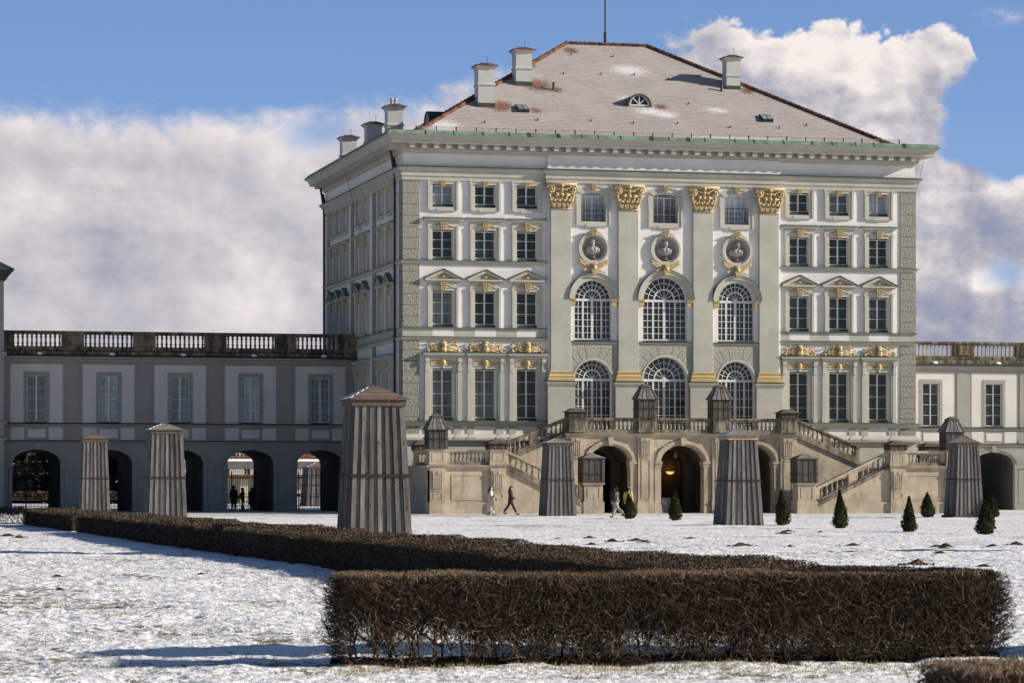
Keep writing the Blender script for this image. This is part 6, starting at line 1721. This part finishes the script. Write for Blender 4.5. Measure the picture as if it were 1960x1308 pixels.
# far house seen through the arch with the bicycles
M['far_wall'] = plaster('far_house_plaster', (.56, .50, .36), .06); M['far_white'] = plaster('far_house_white', (.66, .65, .62), .05)
hs = empty('town_house', (6.4, 112, 0), 'distant white and yellow house with a red roof and dormer seen through an arch', 'house')
q = MB(); wall_grid(q, -9, 9, 0, 4.2, 0, .2, [(x - .3, x + .3, 2.9, 3.55) for x in (-1.2, .9, 3.0, -3.3)]); q.box(-9, 9, .25, 9, 0, 4.2); q.build('wall', 'far_white', hs)
for x in (-3.3, -1.2, .9, 3.0):
    q = MB(); sash(q, -.3, .3, 0, .65, 2, 2, .1); o = q.build('window', 'far_wall', hs, (x, 0, 2.9)); p = MB(); p.poly([(-.3, .12, 0), (.3, .12, 0), (.3, .12, .65), (-.3, .12, .65)]); p.build('pane', 'glass', o)
q = MB(); q.box(-9, 9, -3.0, .1, 0, .02)
for i in range(9): q.box(-9 + 2.2 * i, -8.2 + 2.2 * i, -2.6, -2.4, 0, 2.45)
q.build('forecourt_wall', 'far_wall', hs)
q = MB(); q.loft([(-9.4, -3.1, 2.45), (9.4, -3.1, 2.45), (9.4, -.05, 2.75), (-9.4, -.05, 2.75)], [(-9.4, -3.1, 2.5), (9.4, -3.1, 2.5), (9.4, -.05, 2.85), (-9.4, -.05, 2.85)]); q.build('porch_roof', 'tile', hs)
q = MB(); q.loft([(-9.6, -.5, 4.2), (9.6, -.5, 4.2), (9.6, 9.6, 4.2), (-9.6, 9.6, 4.2)], [(-9.4, 4.4, 8.2), (9.4, 4.4, 8.2), (9.4, 4.8, 8.2), (-9.4, 4.8, 8.2)]); q.build('roof', 'tile', hs)
q = MB(); q.loft([(-9.6, -.56, 4.22), (9.6, -.56, 4.22), (9.6, -.25, 4.43), (-9.6, -.25, 4.43)], [(-9.6, -.58, 4.27), (9.6, -.58, 4.27), (9.6, -.27, 4.49), (-9.6, -.27, 4.49)]); q.build('roof_snow', 'snowcap', hs)
q = MB(); sash(q, -.4, .4, 0, 1.0, 2, 2, 0); o = q.build('dormer', 'far_white', hs, (.2, .2, 4.5)); p = MB(); p.box(-.5, .5, .1, 2.0, -.1, 1.05); p.build('dormer_body', 'dark_sill', o); p = MB(); p.xz([(-.65, 1.05), (.65, 1.05), (0, 1.5)], -.1, 2.2); p.build('dormer_roof', 'dark_sill', o)
# dark wood behind the first two arches, with strings of small lamps before it
rng = rngv(40); n = 16000
x = rng.uniform(-34, 1, n); z = 9 * rng.beta(1.1, 1.3, n); V_, F_ = flakes(np.stack([x, 122 + rng.uniform(0, 9, n) + 2 * np.sin(x), z * (1 + .2 * np.sin(x * .9))], 1), rng.uniform(.25, .7, n), rng, .5)
M['far_leaf'] = twig_mat('far_dark_foliage', (.012, .015, .014), (.04, .042, .036))
tag(np_mesh('far_wood', V_, F_, 'far_leaf'), 'dark wooded park edge seen through the first arches', 'woods', None, 'stuff')
bulb = bpy.data.materials.new('small_bulb'); bulb.use_nodes = True; bs = bulb.node_tree.nodes['Principled BSDF']; bs.inputs['Emission Color'].default_value = (1, .82, .6, 1); bs.inputs['Emission Strength'].default_value = .3; bs.inputs['Base Color'].default_value = (.12, .11, .09, 1)
for j, (z0, z1, lab) in enumerate(((4.4, 4.95, 'upper string of small lamps glimpsed through the first arch'), (3.3, 3.7, 'lower string of small lamps glimpsed through the first arch'))):
    t = empty('light_string', (-15.5, 105, 0), lab, 'string lights')
    pts_ = [(-2.5 + 8 * i / 24, 0, z0 + (z1 - z0) * i / 24 - .5 * math.sin(PI * i / 24)) for i in range(25)]
    q = MB(); q.tube(pts_, .012, 4); q.build('wire', 'iron', t); q = MB()
    for p in pts_[::2]: q.ell((p[0], p[1], p[2] - .06), (.028, .028, .035), 0, 6, 4)
    q.build('bulb_chain', bulb, t)
fhg = empty('forecourt_hedge', (-16, 100, 0), 'brown hedge across the forecourt seen through the first arches', 'hedge')
rng = rngv(41); n = 2500; V_, F_ = flakes(np.stack([rng.uniform(-12, 12, n), rng.uniform(-.5, .5, n), rng.uniform(.45, 1.25, n)], 1), rng.uniform(.1, .25, n), rng, .4); np_mesh('twig_surface', V_, F_, 'twig_far', fhg)
q = MB(); q.box(-12, 12, -.4, .4, .4, 1.15); q.build('inner_twigs', 'hedge_core', fhg)
obelisk_cover((7.9, 74.0, 0), 'timber statue cover in the forecourt, seen behind the last iron gate', 1.5, 1.25, 3.9, .5, 'wood')
gp = empty('gate_pillar', (11.8, 82, 0), 'pale stone gate pillar with a vase in the forecourt', 'pillar'); q = MB(); q.box(-.7, .7, -.7, .7, 0, 4.6); q.box(-.85, .85, -.85, .85, 4.6, 4.85); q.build('shaft', 'stone', gp); q = MB(); q.lathe(0, 0, [(.3, 4.85), (.2, 5.1), (.5, 5.5), (.35, 5.9), (.1, 6.1)], 12); q.build('vase', 'bal', gp)
for i, (x, y, h) in enumerate(((11.5, 150, 7.2), (13.6, 152, 8.0), (16.5, 149, 7.6))):
    t = empty('conifer', (x, y, 0), ['shorter dark conifer beyond the forecourt', 'tallest dark conifer beyond the forecourt', 'dark conifer partly behind the gate pillar'][i], 'tree', 'conifers beyond the forecourt')
    rng = rngv(50 + i); n = 900; z = rng.uniform(.8, h, n); rr = (1 - z / h) * 1.7 * (.5 + .5 * (np.sin(z * 6) > -.3)) * rng.random(n) ** .5; a = rng.uniform(0, 2 * PI, n)
    V_, F_ = flakes(np.stack([rr * np.cos(a), rr * np.sin(a), z], 1), rng.uniform(.12, .3, n), rng, .4); np_mesh('crown', V_, F_, 'far_leaf', t); q = MB(); q.tube([(0, 0, 0), (0, 0, h * .95)], .14, 6, .03); q.build('trunk', 'bark', t)
